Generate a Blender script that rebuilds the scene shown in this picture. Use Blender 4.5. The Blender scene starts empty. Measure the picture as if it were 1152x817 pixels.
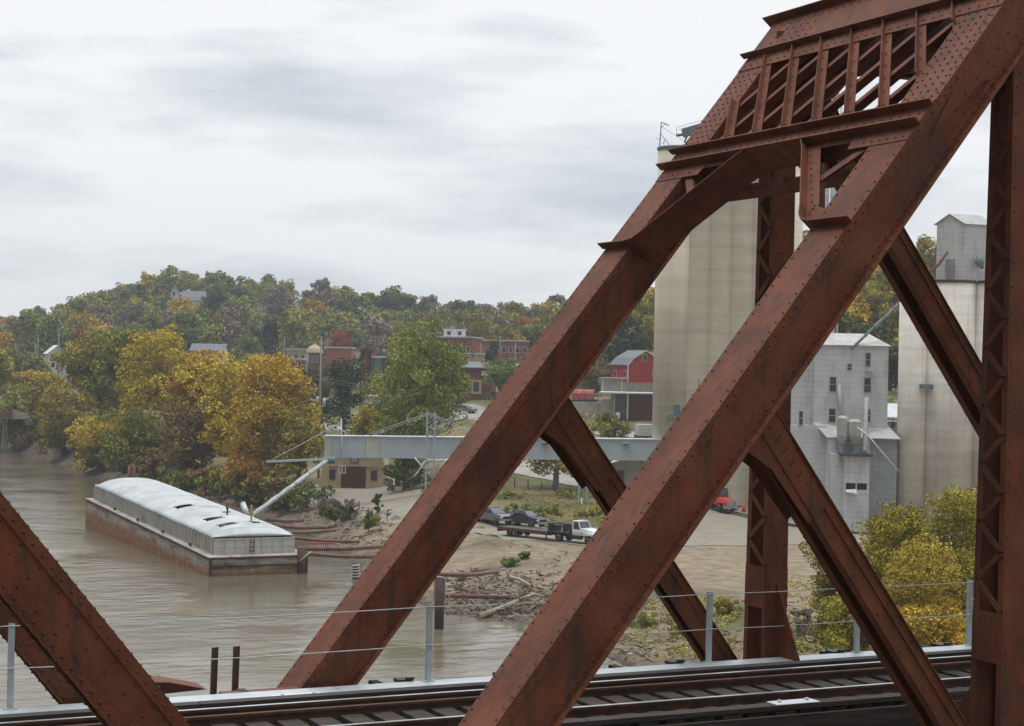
import bpy, math, random
from mathutils import Vector, Matrix, noise
S = bpy.context.scene
COL = S.collection
rnd = random.Random(7)

# ---------------------------------------------------------------- camera
F_PX, YAW, PITCH, ROLL = 1955.9, 0.4557, 0.0020, 0.0209
CAM = Vector((0.0, -16.487, 4.137))
cy, sy = math.cos(YAW), math.sin(YAW)
FWD = Vector((sy*math.cos(PITCH), cy*math.cos(PITCH), math.sin(PITCH)))
_r = Vector((cy, -sy, 0)); _u = _r.cross(FWD)
RIGHT = (_r*math.cos(ROLL)+_u*math.sin(ROLL)); UP = (_u*math.cos(ROLL)-_r*math.sin(ROLL))
cd = bpy.data.cameras.new('camera'); cam = bpy.data.objects.new('camera', cd); COL.objects.link(cam)
cam.matrix_world = Matrix(((RIGHT.x, UP.x, -FWD.x, CAM.x), (RIGHT.y, UP.y, -FWD.y, CAM.y), (RIGHT.z, UP.z, -FWD.z, CAM.z), (0, 0, 0, 1)))
cd.sensor_fit = 'HORIZONTAL'; cd.sensor_width = 36.0; cd.lens = F_PX/1152*36
cd.clip_start = 0.1; cd.clip_end = 12000
S.camera = cam
# ---------------------------------------------------------------- world, sun, exposure
SUN_EL, SUN_AZ = math.radians(76), math.radians(278)   # azimuth measured from +Y towards +X: high, from up the river
w = bpy.data.worlds.new('World'); S.world = w; w.use_nodes = True
nt = w.node_tree; N = nt.nodes; L = nt.links
for n in list(N): N.remove(n)
out = N.new('ShaderNodeOutputWorld')
sky = N.new('ShaderNodeTexSky'); sky.sky_type = 'NISHITA'; sky.sun_disc = False
sky.sun_elevation = SUN_EL; sky.sun_rotation = SUN_AZ; sky.air_density = 1.0; sky.dust_density = 2.0
b1 = N.new('ShaderNodeBackground'); b1.inputs[1].default_value = 0.10; L.new(sky.outputs[0], b1.inputs[0])
tc = N.new('ShaderNodeTexCoord'); sep = N.new('ShaderNodeSeparateXYZ'); L.new(tc.outputs['Generated'], sep.inputs[0])
def mth(op, a, b, clamp=False):
    m = N.new('ShaderNodeMath'); m.operation = op; m.use_clamp = clamp
    for i, v in enumerate((a, b)):
        if isinstance(v, (int, float)): m.inputs[i].default_value = v
        else: L.new(v, m.inputs[i])
    return m.outputs[0]
zz = mth('ADD', mth('MAXIMUM', sep.outputs[2], 0.0), 0.19)
cmb = N.new('ShaderNodeCombineXYZ')
# cloud deck seen in plan; turned so that its bands lie across the view
xr = mth('ADD', mth('MULTIPLY', sep.outputs[0], cy), mth('MULTIPLY', sep.outputs[1], -sy))
yr = mth('ADD', mth('MULTIPLY', sep.outputs[0], sy), mth('MULTIPLY', sep.outputs[1], cy))
L.new(mth('MULTIPLY', mth('DIVIDE', xr, zz), 0.55), cmb.inputs[0]); L.new(mth('DIVIDE', yr, zz), cmb.inputs[1])
nz = N.new('ShaderNodeTexNoise'); nz.inputs['Scale'].default_value = 1.35; nz.inputs['Detail'].default_value = 5; nz.inputs['Roughness'].default_value = 0.5
nz.inputs['Distortion'].default_value = 0.4
mp = N.new('ShaderNodeMapping'); mp.inputs['Location'].default_value = (3.1, 1.7, 0.0); L.new(cmb.outputs[0], mp.inputs[0]); L.new(mp.outputs[0], nz.inputs['Vector'])
cr = N.new('ShaderNodeValToRGB'); nz2 = N.new('ShaderNodeTexNoise'); nz2.inputs['Scale'].default_value = 5.5; nz2.inputs['Detail'].default_value = 6; nz2.inputs['Roughness'].default_value = .55
mp2 = N.new('ShaderNodeMapping'); mp2.inputs['Scale'].default_value = (1, 1, 4.2); mp2.inputs['Location'].default_value = (.4, .9, .35); L.new(tc.outputs['Generated'], mp2.inputs[0]); L.new(mp2.outputs[0], nz2.inputs['Vector'])
L.new(mth('ADD', mth('MULTIPLY', nz.outputs[0], 0.5), mth('MULTIPLY', nz2.outputs[0], 0.5)), cr.inputs[0])
cr.color_ramp.elements[0].position = 0.38; cr.color_ramp.elements[0].color = (0.535, 0.59, 0.65, 1)
cr.color_ramp.elements[1].position = 0.53; cr.color_ramp.elements[1].color = (0.905, 0.91, 0.915, 1)
b2 = N.new('ShaderNodeBackground'); L.new(cr.outputs[0], b2.inputs[0]); back = mth('MAXIMUM', mth('MULTIPLY', mth('SUBTRACT', mth('MULTIPLY', sep.outputs[0], -1.0), 0.05), 1.6, True), mth('MULTIPLY', mth('MULTIPLY', sep.outputs[1], -1.3), 0.72, True))   # unseen sky left and behind dimmed on purpose, to darken the steel undersides
L.new(mth('MULTIPLY', mth('ADD', mth('MULTIPLY', mth('DIVIDE', mth('SUBTRACT', sep.outputs[2], 0.22), 0.78, True), 1.9), 1.0), mth('SUBTRACT', 1.0, mth('MULTIPLY', back, 0.88))), b2.inputs[1])   # an overcast sky is brighter overhead
mx = N.new('ShaderNodeMixShader'); mx.inputs[0].default_value = 0.93
L.new(b1.outputs[0], mx.inputs[1]); L.new(b2.outputs[0], mx.inputs[2]); L.new(mx.outputs[0], out.inputs[0])
sl = bpy.data.lights.new('sun', 'SUN'); sl.energy = 1.3; sl.angle = math.radians(25); sl.color = (1.0, 0.96, 0.90)
so = bpy.data.objects.new('sun', sl); COL.objects.link(so)
sd = Vector((math.sin(SUN_AZ)*math.cos(SUN_EL), math.cos(SUN_AZ)*math.cos(SUN_EL), math.sin(SUN_EL)))
so.rotation_euler = sd.to_track_quat('Z', 'Y').to_euler(); so.location = (0, 0, 300)
S.view_settings.view_transform = 'Standard'; S.view_settings.look = 'None'; S.view_settings.exposure = 0.18; S.view_settings.gamma = 1.0
S.render.engine = 'CYCLES'; S.cycles.max_bounces = 6; S.cycles.volume_bounces = 0
S.cycles.use_denoising = True

# ---------------------------------------------------------------- helpers
RH = Vector((cy, -sy, 0)); FH = Vector((sy, cy, 0)); ZU = Vector((0, 0, 1))
def at(px, py, d):
    return CAM + (RIGHT*((px-576)/F_PX) - UP*((py-408)/F_PX) + FWD)*d
def W(a, d, z): return Vector((CAM.x, CAM.y, 0)) + RH*a + FH*d + ZU*z
def ad(p):
    v = p-CAM; return v.dot(RH), v.dot(FH)
def PX(px, py, d):                       # (a, z) of a photo point taken at depth d
    p = at(px, py, d); return ad(p)[0], p.z
ORG = {}
class MB:
    def __init__(s): s.v = []; s.f = []; s.m = []; s.sm = []; s.c = None
    def add(s, vs, fs, mi=0, smooth=False):
        o = len(s.v); s.v += [Vector(v) for v in vs]
        for f in fs: s.f.append([i+o for i in f]); s.m.append(mi); s.sm.append(smooth)
    def hexa(s, p, mi=0):                # 8 points: bottom 4, top 4
        s.add(p, [(3, 2, 1, 0), (4, 5, 6, 7), (0, 1, 5, 4), (1, 2, 6, 5), (2, 3, 7, 6), (3, 0, 4, 7)], mi)
    def box(s, x0, x1, y0, y1, z0, z1, mi=0, T=None):
        p = [Vector(q) for q in ((x0, y0, z0), (x1, y0, z0), (x1, y1, z0), (x0, y1, z0), (x0, y0, z1), (x1, y0, z1), (x1, y1, z1), (x0, y1, z1))]
        if T: p = [T(q) for q in p]
        s.hexa(p, mi)
    def beam(s, a, b, w, h, up=ZU, mi=0):
        a = Vector(a); b = Vector(b); d = (b-a).normalized(); x = d.cross(Vector(up))
        if x.length < 1e-4: x = d.cross(Vector((1, 0, 0)))
        x.normalize(); y = x.cross(d); x *= w/2; y *= h/2
        s.hexa([a-x-y, a+x-y, b+x-y, b-x-y, a-x+y, a+x+y, b+x+y, b-x+y], mi)
    def tube(s, pts, r, n=8, mi=0, caps=True, smooth=True):
        pts = [Vector(p) for p in pts]
        rs = r if isinstance(r, (list, tuple)) else [r]*len(pts)
        o = len(s.v); prev = None
        for i, p in enumerate(pts):
            t = (pts[min(i+1, len(pts)-1)]-pts[max(i-1, 0)]).normalized()
            x = t.cross(ZU) if prev is None else prev-t*prev.dot(t)
            if x.length < 1e-3: x = t.cross(Vector((1, 0, 0)))
            x.normalize(); prev = x; y = t.cross(x)
            for k in range(n):
                a = 2*math.pi*k/n; s.v.append(p+(x*math.cos(a)+y*math.sin(a))*rs[i])
        for i in range(len(pts)-1):
            for k in range(n):
                s.f.append([o+i*n+k, o+i*n+(k+1) % n, o+(i+1)*n+(k+1) % n, o+(i+1)*n+k]); s.m.append(mi); s.sm.append(smooth)
        if caps:
            s.f.append([o+k for k in range(n)][::-1]); s.m.append(mi); s.sm.append(False)
            e = o+(len(pts)-1)*n; s.f.append([e+k for k in range(n)]); s.m.append(mi); s.sm.append(False)
    def lathe(s, c, prof, n=16, mi=0, axis=ZU, smooth=True):
        c = Vector(c); axis = Vector(axis).normalized(); x = axis.cross(Vector((0, 1, .01))).normalized(); y = axis.cross(x); o = len(s.v)
        for r, h in prof:
            for k in range(n):
                a = 2*math.pi*k/n; s.v.append(c+axis*h+(x*math.cos(a)+y*math.sin(a))*r)
        for i in range(len(prof)-1):
            for k in range(n):
                s.f.append([o+i*n+k, o+i*n+(k+1) % n, o+(i+1)*n+(k+1) % n, o+(i+1)*n+k]); s.m.append(mi); s.sm.append(smooth)
        s.f.append([o+k for k in range(n)][::-1]); s.m.append(mi); s.sm.append(False)
        e = o+(len(prof)-1)*n; s.f.append([e+k for k in range(n)]); s.m.append(mi); s.sm.append(False)
    def prism(s, poly, e, mi=0):         # poly: 3-D points of a flat outline, e: extrusion vector
        n = len(poly); e = Vector(e); poly = [Vector(p) for p in poly]
        s.add(poly+[p+e for p in poly], [tuple(range(n))[::-1], tuple(range(n, 2*n))]+[(i, (i+1) % n, n+(i+1) % n, n+i) for i in range(n)], mi)
    def rivet(s, p, nrm, r=0.0165, mi=1):
        p = Vector(p); nrm = Vector(nrm).normalized(); x = nrm.cross(Vector((.3, .5, .81))).normalized(); y = nrm.cross(x)
        vs = []
        for rr, h in ((1, 0), (.7, .75)):
            for k in range(6):
                a = math.pi/3*k; vs.append(p+(x*math.cos(a)+y*math.sin(a))*r*rr+nrm*r*h)
        vs.append(p+nrm*r)
        s.add(vs, [(k, (k+1) % 6, 6+(k+1) % 6, 6+k) for k in range(6)]+[(6+k, 6+(k+1) % 6, 12) for k in range(6)], mi, True)
    def rline(s, a, b, nrm, pitch=.15, r=0.0165, mi=1):
        a = Vector(a); b = Vector(b); n = max(1, int((b-a).length/pitch))
        for i in range(n+1): s.rivet(a.lerp(b, i/n), nrm, r, mi)
    def build(s, name, mats, parent=None, world=True):
        me = bpy.data.meshes.new(name); o = bpy.data.objects.new(name, me); COL.objects.link(o)
        org = ORG.get(parent.name, Vector((0, 0, 0))) if parent else Vector((0, 0, 0))
        if not world: org = Vector((0, 0, 0))
        me.from_pydata([tuple(v-org) for v in s.v], [], s.f)
        if not isinstance(mats, (list, tuple)): mats = [mats]
        for m in mats: me.materials.append(m)
        me.polygons.foreach_set('material_index', [min(i, len(mats)-1) for i in s.m])
        me.polygons.foreach_set('use_smooth', s.sm)
        if s.c:
            at_ = me.attributes.new('tint', 'FLOAT', 'FACE'); at_.data.foreach_set('value', s.c)
        me.update()
        if parent: o.parent = parent; ORG[o.name] = org
        return o
def tag(o, label=None, cat=None, group=None, kind=None):
    if label: o['label'] = label
    if cat: o['category'] = cat
    if group: o['group'] = group
    if kind: o['kind'] = kind
    return o
def thing(name, label, cat, loc=(0, 0, 0), rz=0, group=None, local=False):
    o = bpy.data.objects.new(name, None); COL.objects.link(o); o.empty_display_size = .3
    o.location = loc; o.rotation_euler = (0, 0, rz)
    ORG[o.name] = Vector((0, 0, 0)) if local else Vector(loc)
    return tag(o, label, cat, group)
def solo(mb, name, mats, label, cat, loc, group=None):   # a thing that is one mesh, its origin at loc
    me_o = mb.build(name, mats)
    loc = Vector(loc)
    for v in me_o.data.vertices: v.co -= loc
    me_o.location = loc
    return tag(me_o, label, cat, group)
def dup(root, loc, rz, label=None, group=None, mats=None):
    r = root.copy(); COL.objects.link(r); r.location = loc; r.rotation_euler = (0, 0, rz)
    if label: r['label'] = label
    if group: r['group'] = group
    for ch in list(root.children):
        c = ch.copy(); COL.objects.link(c); c.parent = r
        for g in ch.children:
            d = g.copy(); COL.objects.link(d); d.parent = c
    return r

# ---------------------------------------------------------------- materials
def newmat(name):
    m = bpy.data.materials.new(name); m.use_nodes = True
    return m, m.node_tree.nodes, m.node_tree.links, m.node_tree.nodes['Principled BSDF']
def noise_n(N, L, vec, scale, detail=4, rough=.55, stretch=None):
    n = N.new('ShaderNodeTexNoise'); n.inputs['Scale'].default_value = scale; n.inputs['Detail'].default_value = detail; n.inputs['Roughness'].default_value = rough
    if stretch:
        mp = N.new('ShaderNodeMapping'); mp.inputs['Scale'].default_value = stretch; L.new(vec, mp.inputs[0]); vec = mp.outputs[0]
    L.new(vec, n.inputs['Vector']); return n.outputs[0]
def ramp(N, L, fac, stops):
    r = N.new('ShaderNodeValToRGB'); L.new(fac, r.inputs[0]); e = r.color_ramp.elements
    e[0].position = stops[0][0]; e[0].color = (*stops[0][1], 1); e[1].position = stops[-1][0]; e[1].color = (*stops[-1][1], 1)
    for p, c in stops[1:-1]:
        q = e.new(p); q.color = (*c, 1)
    return r.outputs[0]
def mixc(N, L, fac, a, b, mode='MIX'):
    m = N.new('ShaderNodeMix'); m.data_type = 'RGBA'; m.blend_type = mode
    for i, v in ((0, fac), (6, a), (7, b)):
        if isinstance(v, (int, float)): m.inputs[i].default_value = v
        elif isinstance(v, tuple): m.inputs[i].default_value = (*v, 1)
        else: L.new(v, m.inputs[i])
    return m.outputs[2]
def bumpn(N, L, h, bs, strength=.3, dist=.02):
    b = N.new('ShaderNodeBump'); b.inputs['Strength'].default_value = strength; b.inputs['Distance'].default_value = dist
    L.new(h, b.inputs['Height']); L.new(b.outputs[0], bs.inputs['Normal'])
def mat(name, c1, c2, scale=2, rough=.8, stretch=None, bump=.2, bdist=.02, dark=None, dscale=.5, spec=.3, metal=0, c3=None, detail=5, dlo=.5, dhi=.7, dstretch=None):
    m, N, L, bs = newmat(name); tc = N.new('ShaderNodeTexCoord'); v = tc.outputs['Object']
    n1 = noise_n(N, L, v, scale, detail, .6, stretch)
    st = [(.35, c1), (.65, c2)] if not c3 else [(.3, c1), (.5, c2), (.7, c3)]
    c = ramp(N, L, n1, st)
    if dark:
        n2 = noise_n(N, L, v, dscale, 5, .6, dstretch or stretch); f = ramp(N, L, n2, [(dlo, (0, 0, 0)), (dhi, (1, 1, 1))])
        c = mixc(N, L, f, c, dark)
    L.new(c, bs.inputs['Base Color']); bs.inputs['Roughness'].default_value = rough
    bs.inputs['Specular IOR Level'].default_value = spec; bs.inputs['Metallic'].default_value = metal
    if bump: bumpn(N, L, noise_n(N, L, v, scale*6, 4), bs, bump, bdist)
    return m
# rusty paint of the bridge
m, N, L, bs = newmat('bridge_rust'); tc = N.new('ShaderNodeTexCoord'); v = tc.outputs['Object']
c = ramp(N, L, noise_n(N, L, v, 1.3, 7, .7), [(.28, (.078, .030, .018)), (.48, (.148, .046, .023)), (.70, (.205, .078, .041))])
st = noise_n(N, L, v, 1.0, 6, .65, (6, 6, .5))
c = mixc(N, L, ramp(N, L, st, [(.50, (0, 0, 0)), (.68, (.9, .9, .9))]), c, (.058, .036, .028))
sp = noise_n(N, L, v, 1.7, 7, .75, (2.2, 2.2, .9))
c = mixc(N, L, ramp(N, L, sp, [(.54, (0, 0, 0)), (.68, (.7, .7, .7))]), c, (.245, .050, .018))
sq = noise_n(N, L, v, 5.5, 6, .8)
c = mixc(N, L, ramp(N, L, sq, [(.60, (0, 0, 0)), (.70, (.55, .55, .55))]), c, (.050, .026, .020))
fine = noise_n(N, L, v, 42, 4, .7)
c = mixc(N, L, .7, c, ramp(N, L, fine, [(.3, (.5, .5, .5)), (.7, (1.4, 1.36, 1.3))]), 'MULTIPLY')
L.new(c, bs.inputs['Base Color'])
L.new(ramp(N, L, fine, [(.3, (.58, .58, .58)), (.7, (.78, .78, .78))]), bs.inputs['Roughness']); bs.inputs['Specular IOR Level'].default_value = .28
bumpn(N, L, fine, bs, .25, .01)
M = {'rust': m}
M['rivet'] = mat('rivet_rust', (.055, .024, .016), (.10, .036, .022), 9, .6, bump=.1)
M['rust_shaded'] = mat('shaded_rust', (.022, .013, .010), (.045, .020, .014), 3, .8)  # near-black copy of the bridge rust; shade under the deck put into its colour
M['galv'] = mat('galvanised_steel', (.42, .47, .49), (.52, .57, .59), 6, .45, metal=.25, spec=.5, bump=.05)
M['rail_head'] = mat('polished_rail', (.50, .52, .53), (.62, .64, .65), 3, .32, metal=.6, spec=.6, bump=.02)
M['rail_rust'] = mat('rail_rust', (.065, .038, .027), (.12, .062, .04), 6, .7)
M['tie'] = mat('tarred_timber', (.026, .021, .017), (.07, .055, .043), 3, .85, stretch=(1, 6, 1), bump=.4)
M['timber_grey'] = mat('weathered_timber', (.05, .045, .042), (.13, .12, .115), 3, .85, stretch=(.4, 6, 6), bump=.4)
def concrete(name, c1, c2, stain, seed):
    m, N, L, bs = newmat(name); tc = N.new('ShaderNodeTexCoord'); v = tc.outputs['Object']
    c = ramp(N, L, noise_n(N, L, v, .22+seed*.03, 8, .65, (1, 1, .7)), [(.35, c1), (.65, c2)])
    c = mixc(N, L, .55, c, ramp(N, L, noise_n(N, L, v, .6, 5, .6, (.12, .12, 1.3)), [(.35, (.80, .80, .80)), (.65, (1.12, 1.12, 1.12))]), 'MULTIPLY')
    wv = N.new('ShaderNodeTexWave'); wv.bands_direction = 'Z'; wv.inputs['Scale'].default_value = .13; wv.inputs['Distortion'].default_value = .6; wv.inputs['Detail'].default_value = 3; L.new(v, wv.inputs['Vector'])
    c = mixc(N, L, 1.0, c, ramp(N, L, wv.outputs['Fac'], [(0, (.95, .95, .95)), (.06, (1, 1, 1))]), 'MULTIPLY')
    c = mixc(N, L, ramp(N, L, noise_n(N, L, v, .8, 6, .7, (1.6, 1.6, .06)), [(.55, (0, 0, 0)), (.78, (.75, .75, .75))]), c, stain)
    c = mixc(N, L, .5, c, ramp(N, L, noise_n(N, L, v, 4, 6, .7), [(.3, (.86, .86, .86)), (.7, (1.1, 1.1, 1.1))]), 'MULTIPLY')
    L.new(c, bs.inputs['Base Color']); bs.inputs['Roughness'].default_value = .92; bs.inputs['Specular IOR Level'].default_value = .2
    return m
M['conc'] = concrete('old_concrete', (.60, .54, .425), (.69, .63, .505), (.46, .41, .32), 0)
M['conc2'] = concrete('stained_concrete', (.66, .62, .545), (.78, .745, .665), (.34, .28, .22), 2)
M['conc_plain'] = mat('plain_concrete', (.34, .32, .27), (.45, .43, .37), .8, .9)
def siding(name, c1, c2, stain, freq=5.0, vert=False, rough=.6, metal=.2):
    m, N, L, bs = newmat(name); tc = N.new('ShaderNodeTexCoord'); v = tc.outputs['Object']
    c = ramp(N, L, noise_n(N, L, v, .5, 5, .6), [(.35, c1), (.65, c2)])
    c = mixc(N, L, ramp(N, L, noise_n(N, L, v, .55, 6, .7, (2, 2, .35)), [(.52, (0, 0, 0)), (.75, (.9, .9, .9))]), c, stain)
    wv = N.new('ShaderNodeTexWave'); wv.bands_direction = 'Z' if not vert else 'X'; wv.inputs['Scale'].default_value = .42 if not vert else freq
    wv.inputs['Distortion'].default_value = .2 if not vert else 0; L.new(v, wv.inputs['Vector'])
    c = mixc(N, L, 1.0, c, ramp(N, L, wv.outputs['Fac'], [(.0, (.80, .80, .80)), (.06, (1, 1, 1))] if not vert else [(.0, (.86, .86, .86)), (.5, (1, 1, 1))]), 'MULTIPLY')
    L.new(c, bs.inputs['Base Color']); bs.inputs['Roughness'].default_value = rough; bs.inputs['Metallic'].default_value = metal
    return m
M['mill'] = siding('mill_metal_siding', (.55, .56, .575), (.65, .66, .665), (.37, .365, .35), metal=.0)
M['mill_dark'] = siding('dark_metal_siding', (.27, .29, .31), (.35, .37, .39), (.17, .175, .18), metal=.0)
M['mill_roof'] = siding('metal_roofing', (.42, .43, .42), (.52, .53, .51), (.30, .27, .23), 3, True, metal=.0)
M['gallery'] = siding('gallery_siding', (.45, .50, .545), (.52, .57, .61), (.46, .50, .54), 2.5, True, metal=.0)
M['gallery_yellow'] = mat('yellowed_panel', (.50, .53, .42), (.56, .58, .48), .8, .7)
M['white'] = mat('white_paint', (.62, .62, .60), (.76, .76, .74), 1.2, .6, dark=(.42, .38, .32), dscale=.8, dlo=.6, dhi=.85, bump=.05)
M['cover'] = mat('barge_cover_fibreglass', (.44, .475, .49), (.53, .565, .58), .25, .5, dark=(.34, .345, .33), dscale=.35, dlo=.48, dhi=.75, bump=.05)
M['coam'] = mat('barge_coaming', (.50, .51, .48), (.60, .60, .56), .8, .7, dark=(.33, .27, .20), dscale=.7, dlo=.56, dhi=.8, bump=.05)
M['deck'] = mat('barge_deck', (.30, .28, .25), (.42, .39, .35), .8, .85, dark=(.20, .12, .08), dscale=.7)
m, N, L, bs = newmat('barge_hull'); tc = N.new('ShaderNodeTexCoord'); v = tc.outputs['Object']; sp = N.new('ShaderNodeSeparateXYZ'); L.new(v, sp.inputs[0])
c = ramp(N, L, noise_n(N, L, v, .45, 7, .7, (.5, .5, 2.4)), [(.36, (.07, .055, .045)), (.45, (.26, .24, .19)), (.56, (.42, .40, .31)), (.66, (.22, .12, .07))])
mr = N.new('ShaderNodeMapRange'); mr.inputs[1].default_value = .1; mr.inputs[2].default_value = 1.1; mr.inputs[3].default_value = 1; mr.inputs[4].default_value = 0
ad2 = N.new('ShaderNodeMath'); ad2.operation = 'MULTIPLY_ADD'; ad2.inputs[1].default_value = 1.1; L.new(noise_n(N, L, v, .9, 6, .7), ad2.inputs[0]); 
sub = N.new('ShaderNodeMath'); sub.operation = 'SUBTRACT'; sub.inputs[1].default_value = .55; L.new(sp.outputs[2], sub.inputs[0]); L.new(sub.outputs[0], ad2.inputs[2]); L.new(ad2.outputs[0], mr.inputs[0])
c = mixc(N, L, mr.outputs[0], c, ramp(N, L, noise_n(N, L, v, 1.2, 6, .7), [(.35, (.17, .065, .03)), (.55, (.30, .13, .06)), (.68, (.42, .30, .18))]))
L.new(c, bs.inputs['Base Color']); bs.inputs['Roughness'].default_value = .8
M['hull'] = m
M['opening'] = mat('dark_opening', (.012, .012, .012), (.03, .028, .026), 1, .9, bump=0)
M['cargo'] = mat('grain_cargo', (.42, .26, .16), (.52, .34, .22), 2, .95)
M['pipe'] = mat('rusty_pipe', (.15, .075, .055), (.24, .125, .09), 1.5, .75, dark=(.08, .05, .04), dscale=.6)
M['dark_timber'] = mat('dark_timber', (.035, .030, .027), (.075, .065, .058), 3, .85, stretch=(.4, 6, 6), bump=.4)
M['tar'] = mat('tarred_bracket', (.02, .019, .018), (.05, .046, .042), 4, .8)
M['pile'] = mat('dark_steel_pile', (.055, .035, .03), (.11, .055, .045), 2, .7)
M['drift'] = mat('bleached_driftwood', (.26, .21, .155), (.42, .36, .28), 3, .9)
M['drift_dark'] = mat('wet_driftwood', (.09, .07, .055), (.18, .14, .11), 3, .9)
M['bark'] = mat('bark', (.11, .095, .08), (.20, .18, .155), 2, .95, bump=.5, bdist=.05)
M['bark_pale'] = mat('pale_sycamore_bark', (.24, .22, .19), (.40, .38, .34), 1.3, .9)
M['brick'] = mat('red_brick', (.235, .075, .055), (.33, .115, .085), 1.5, .9, dark=(.20, .10, .08), dscale=.4)
M['brick_dark'] = mat('dark_brick', (.15, .06, .045), (.21, .085, .065), 1.5, .9)
M['brick_orange'] = mat('orange_brick', (.36, .13, .08), (.44, .17, .11), 1.5, .9)
M['tan'] = mat('tan_stucco', (.44, .35, .235), (.52, .42, .29), .6, .9, dark=(.38, .30, .20), dscale=.5)
M['buff'] = mat('buff_block', (.36, .33, .27), (.44, .41, .34), .8, .9)
M['grey_roof'] = mat('grey_shingles', (.14, .15, .17), (.20, .21, .235), 2, .85)
M['white_roof'] = mat('pale_roof', (.52, .55, .58), (.66, .68, .70), .7, .6)
M['barn'] = mat('barn_red', (.40, .040, .035), (.50, .060, .05), 1, .75, stretch=(4, 4, .3))
M['garage'] = mat('brown_garage_door', (.085, .035, .024), (.12, .05, .035), 2, .7)
M['glass'] = mat('window_glass', (.03, .036, .042), (.07, .08, .09), 1, .15, spec=.6, bump=0)
M['black'] = mat('black_metal', (.02, .02, .022), (.045, .045, .048), 3, .5)
M['tyre'] = mat('tyre_rubber', (.018, .018, .018), (.035, .035, .035), 8, .85)
M['wheel'] = mat('wheel_metal', (.30, .30, .30), (.42, .42, .42), 3, .4, metal=.4)
M['pole'] = mat('weathered_pole', (.22, .20, .18), (.31, .285, .26), 3, .9, stretch=(4, 4, .5))
M['red'] = mat('red_paint', (.50, .035, .03), (.58, .05, .045), 2, .4)
M['orange'] = mat('orange_plastic', (.65, .12, .03), (.70, .15, .04), 2, .5)
M['yellow'] = mat('yellow_paint', (.52, .37, .06), (.58, .43, .10), 2, .5)
M['rope'] = mat('pale_rope', (.55, .52, .46), (.66, .63, .57), 20, .9)
M['skin'] = mat('skin', (.42, .24, .17), (.48, .28, .20), 3, .6)
M['bluecloth'] = mat('blue_work_cloth', (.03, .06, .10), (.05, .085, .13), 5, .9)
M['tancloth'] = mat('tan_work_cloth', (.33, .24, .12), (.42, .31, .16), 5, .9)
M['silver'] = mat('grey_car_paint', (.16, .18, .20), (.19, .21, .235), 2, .3, metal=.5, spec=.6, bump=0)
M['darkcar'] = mat('dark_green_car_paint', (.018, .028, .028), (.026, .036, .036), 2, .25, spec=.6, bump=0)
M['whitecar'] = mat('white_car_paint', (.66, .67, .67), (.74, .75, .75), 2, .3, spec=.6, bump=0)
M['blue_pipe'] = mat('blue_grey_pipe', (.17, .215, .24), (.25, .30, .325), 2, .5)
M['bluegrey'] = mat('blue_grey_machine', (.10, .15, .17), (.20, .26, .28), 1.5, .6)

# ================================================================ SETTING: ground heights
ZW = -18.9
SHORE = [(-1500, 640), (-700, 560), (-300, 500), (-190, 470), (-128, 437), (-104, 388), (-80, 334), (-66, 306), (-48, 276), (-38, 258), (-27, 234), (-20, 208), (-17, 194), (-12, 176), (-6, 161), (1.6, 156), (6, 146), (9, 135), (16, 118), (30, 100), (62, 70), (110, 10), (260, -260)]
def sdist(a, d):
    best = 1e9; sg = 1
    for i in range(len(SHORE)-1):
        x0, y0 = SHORE[i]; x1, y1 = SHORE[i+1]; dx, dy = x1-x0, y1-y0
        t = ((a-x0)*dx+(d-y0)*dy)/(dx*dx+dy*dy); t = 0 if t < 0 else 1 if t > 1 else t
        ex, ey = a-x0-t*dx, d-y0-t*dy; q = ex*ex+ey*ey
        if q < best: best = q; sg = 1 if dx*(d-y0)-dy*(a-x0) > 0 else -1
    return sg*math.sqrt(best)
def lerp_t(t, x):
    if x <= t[0][0]: return t[0][1]
    for (x0, y0), (x1, y1) in zip(t, t[1:]):
        if x <= x1:
            u = (x-x0)/(x1-x0); return y0+(y1-y0)*u
    return t[-1][1]
def sm(x, a, b):
    t = max(0, min(1, (x-a)/(b-a))); return t*t*(3-2*t)
B_LEFT = [(0, -16.5), (290, -16.5), (330, -14), (400, -9.5), (480, -4.5), (560, -1.5), (640, 3)]
B_MID = [(0, -16.5), (214, -16.5), (236, -14.6), (262, -14.2), (300, -12.6), (330, -9.9), (365, -6.7), (400, -3.6), (500, 0.5), (600, 5)]
B_RIGHT = [(0, -16.5), (266, -16.5), (300, -7.5), (330, 0), (380, 11), (430, 22), (470, 27), (560, 30), (640, 32)]
RIDGE_H = [(-900, 4), (-300, 5), (-60, 9), (0, 12), (60, 19), (110, 27), (160, 34), (220, 37), (300, 35.5), (400, 31), (480, 27), (560, 22), (640, 21), (720, 20), (800, 22), (900, 27), (1000, 32), (1400, 34), (2600, 20)]
RIDGE_D = [(-900, 900), (480, 880), (580, 760), (660, 620), (740, 520), (900, 450), (3000, 430)]
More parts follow.
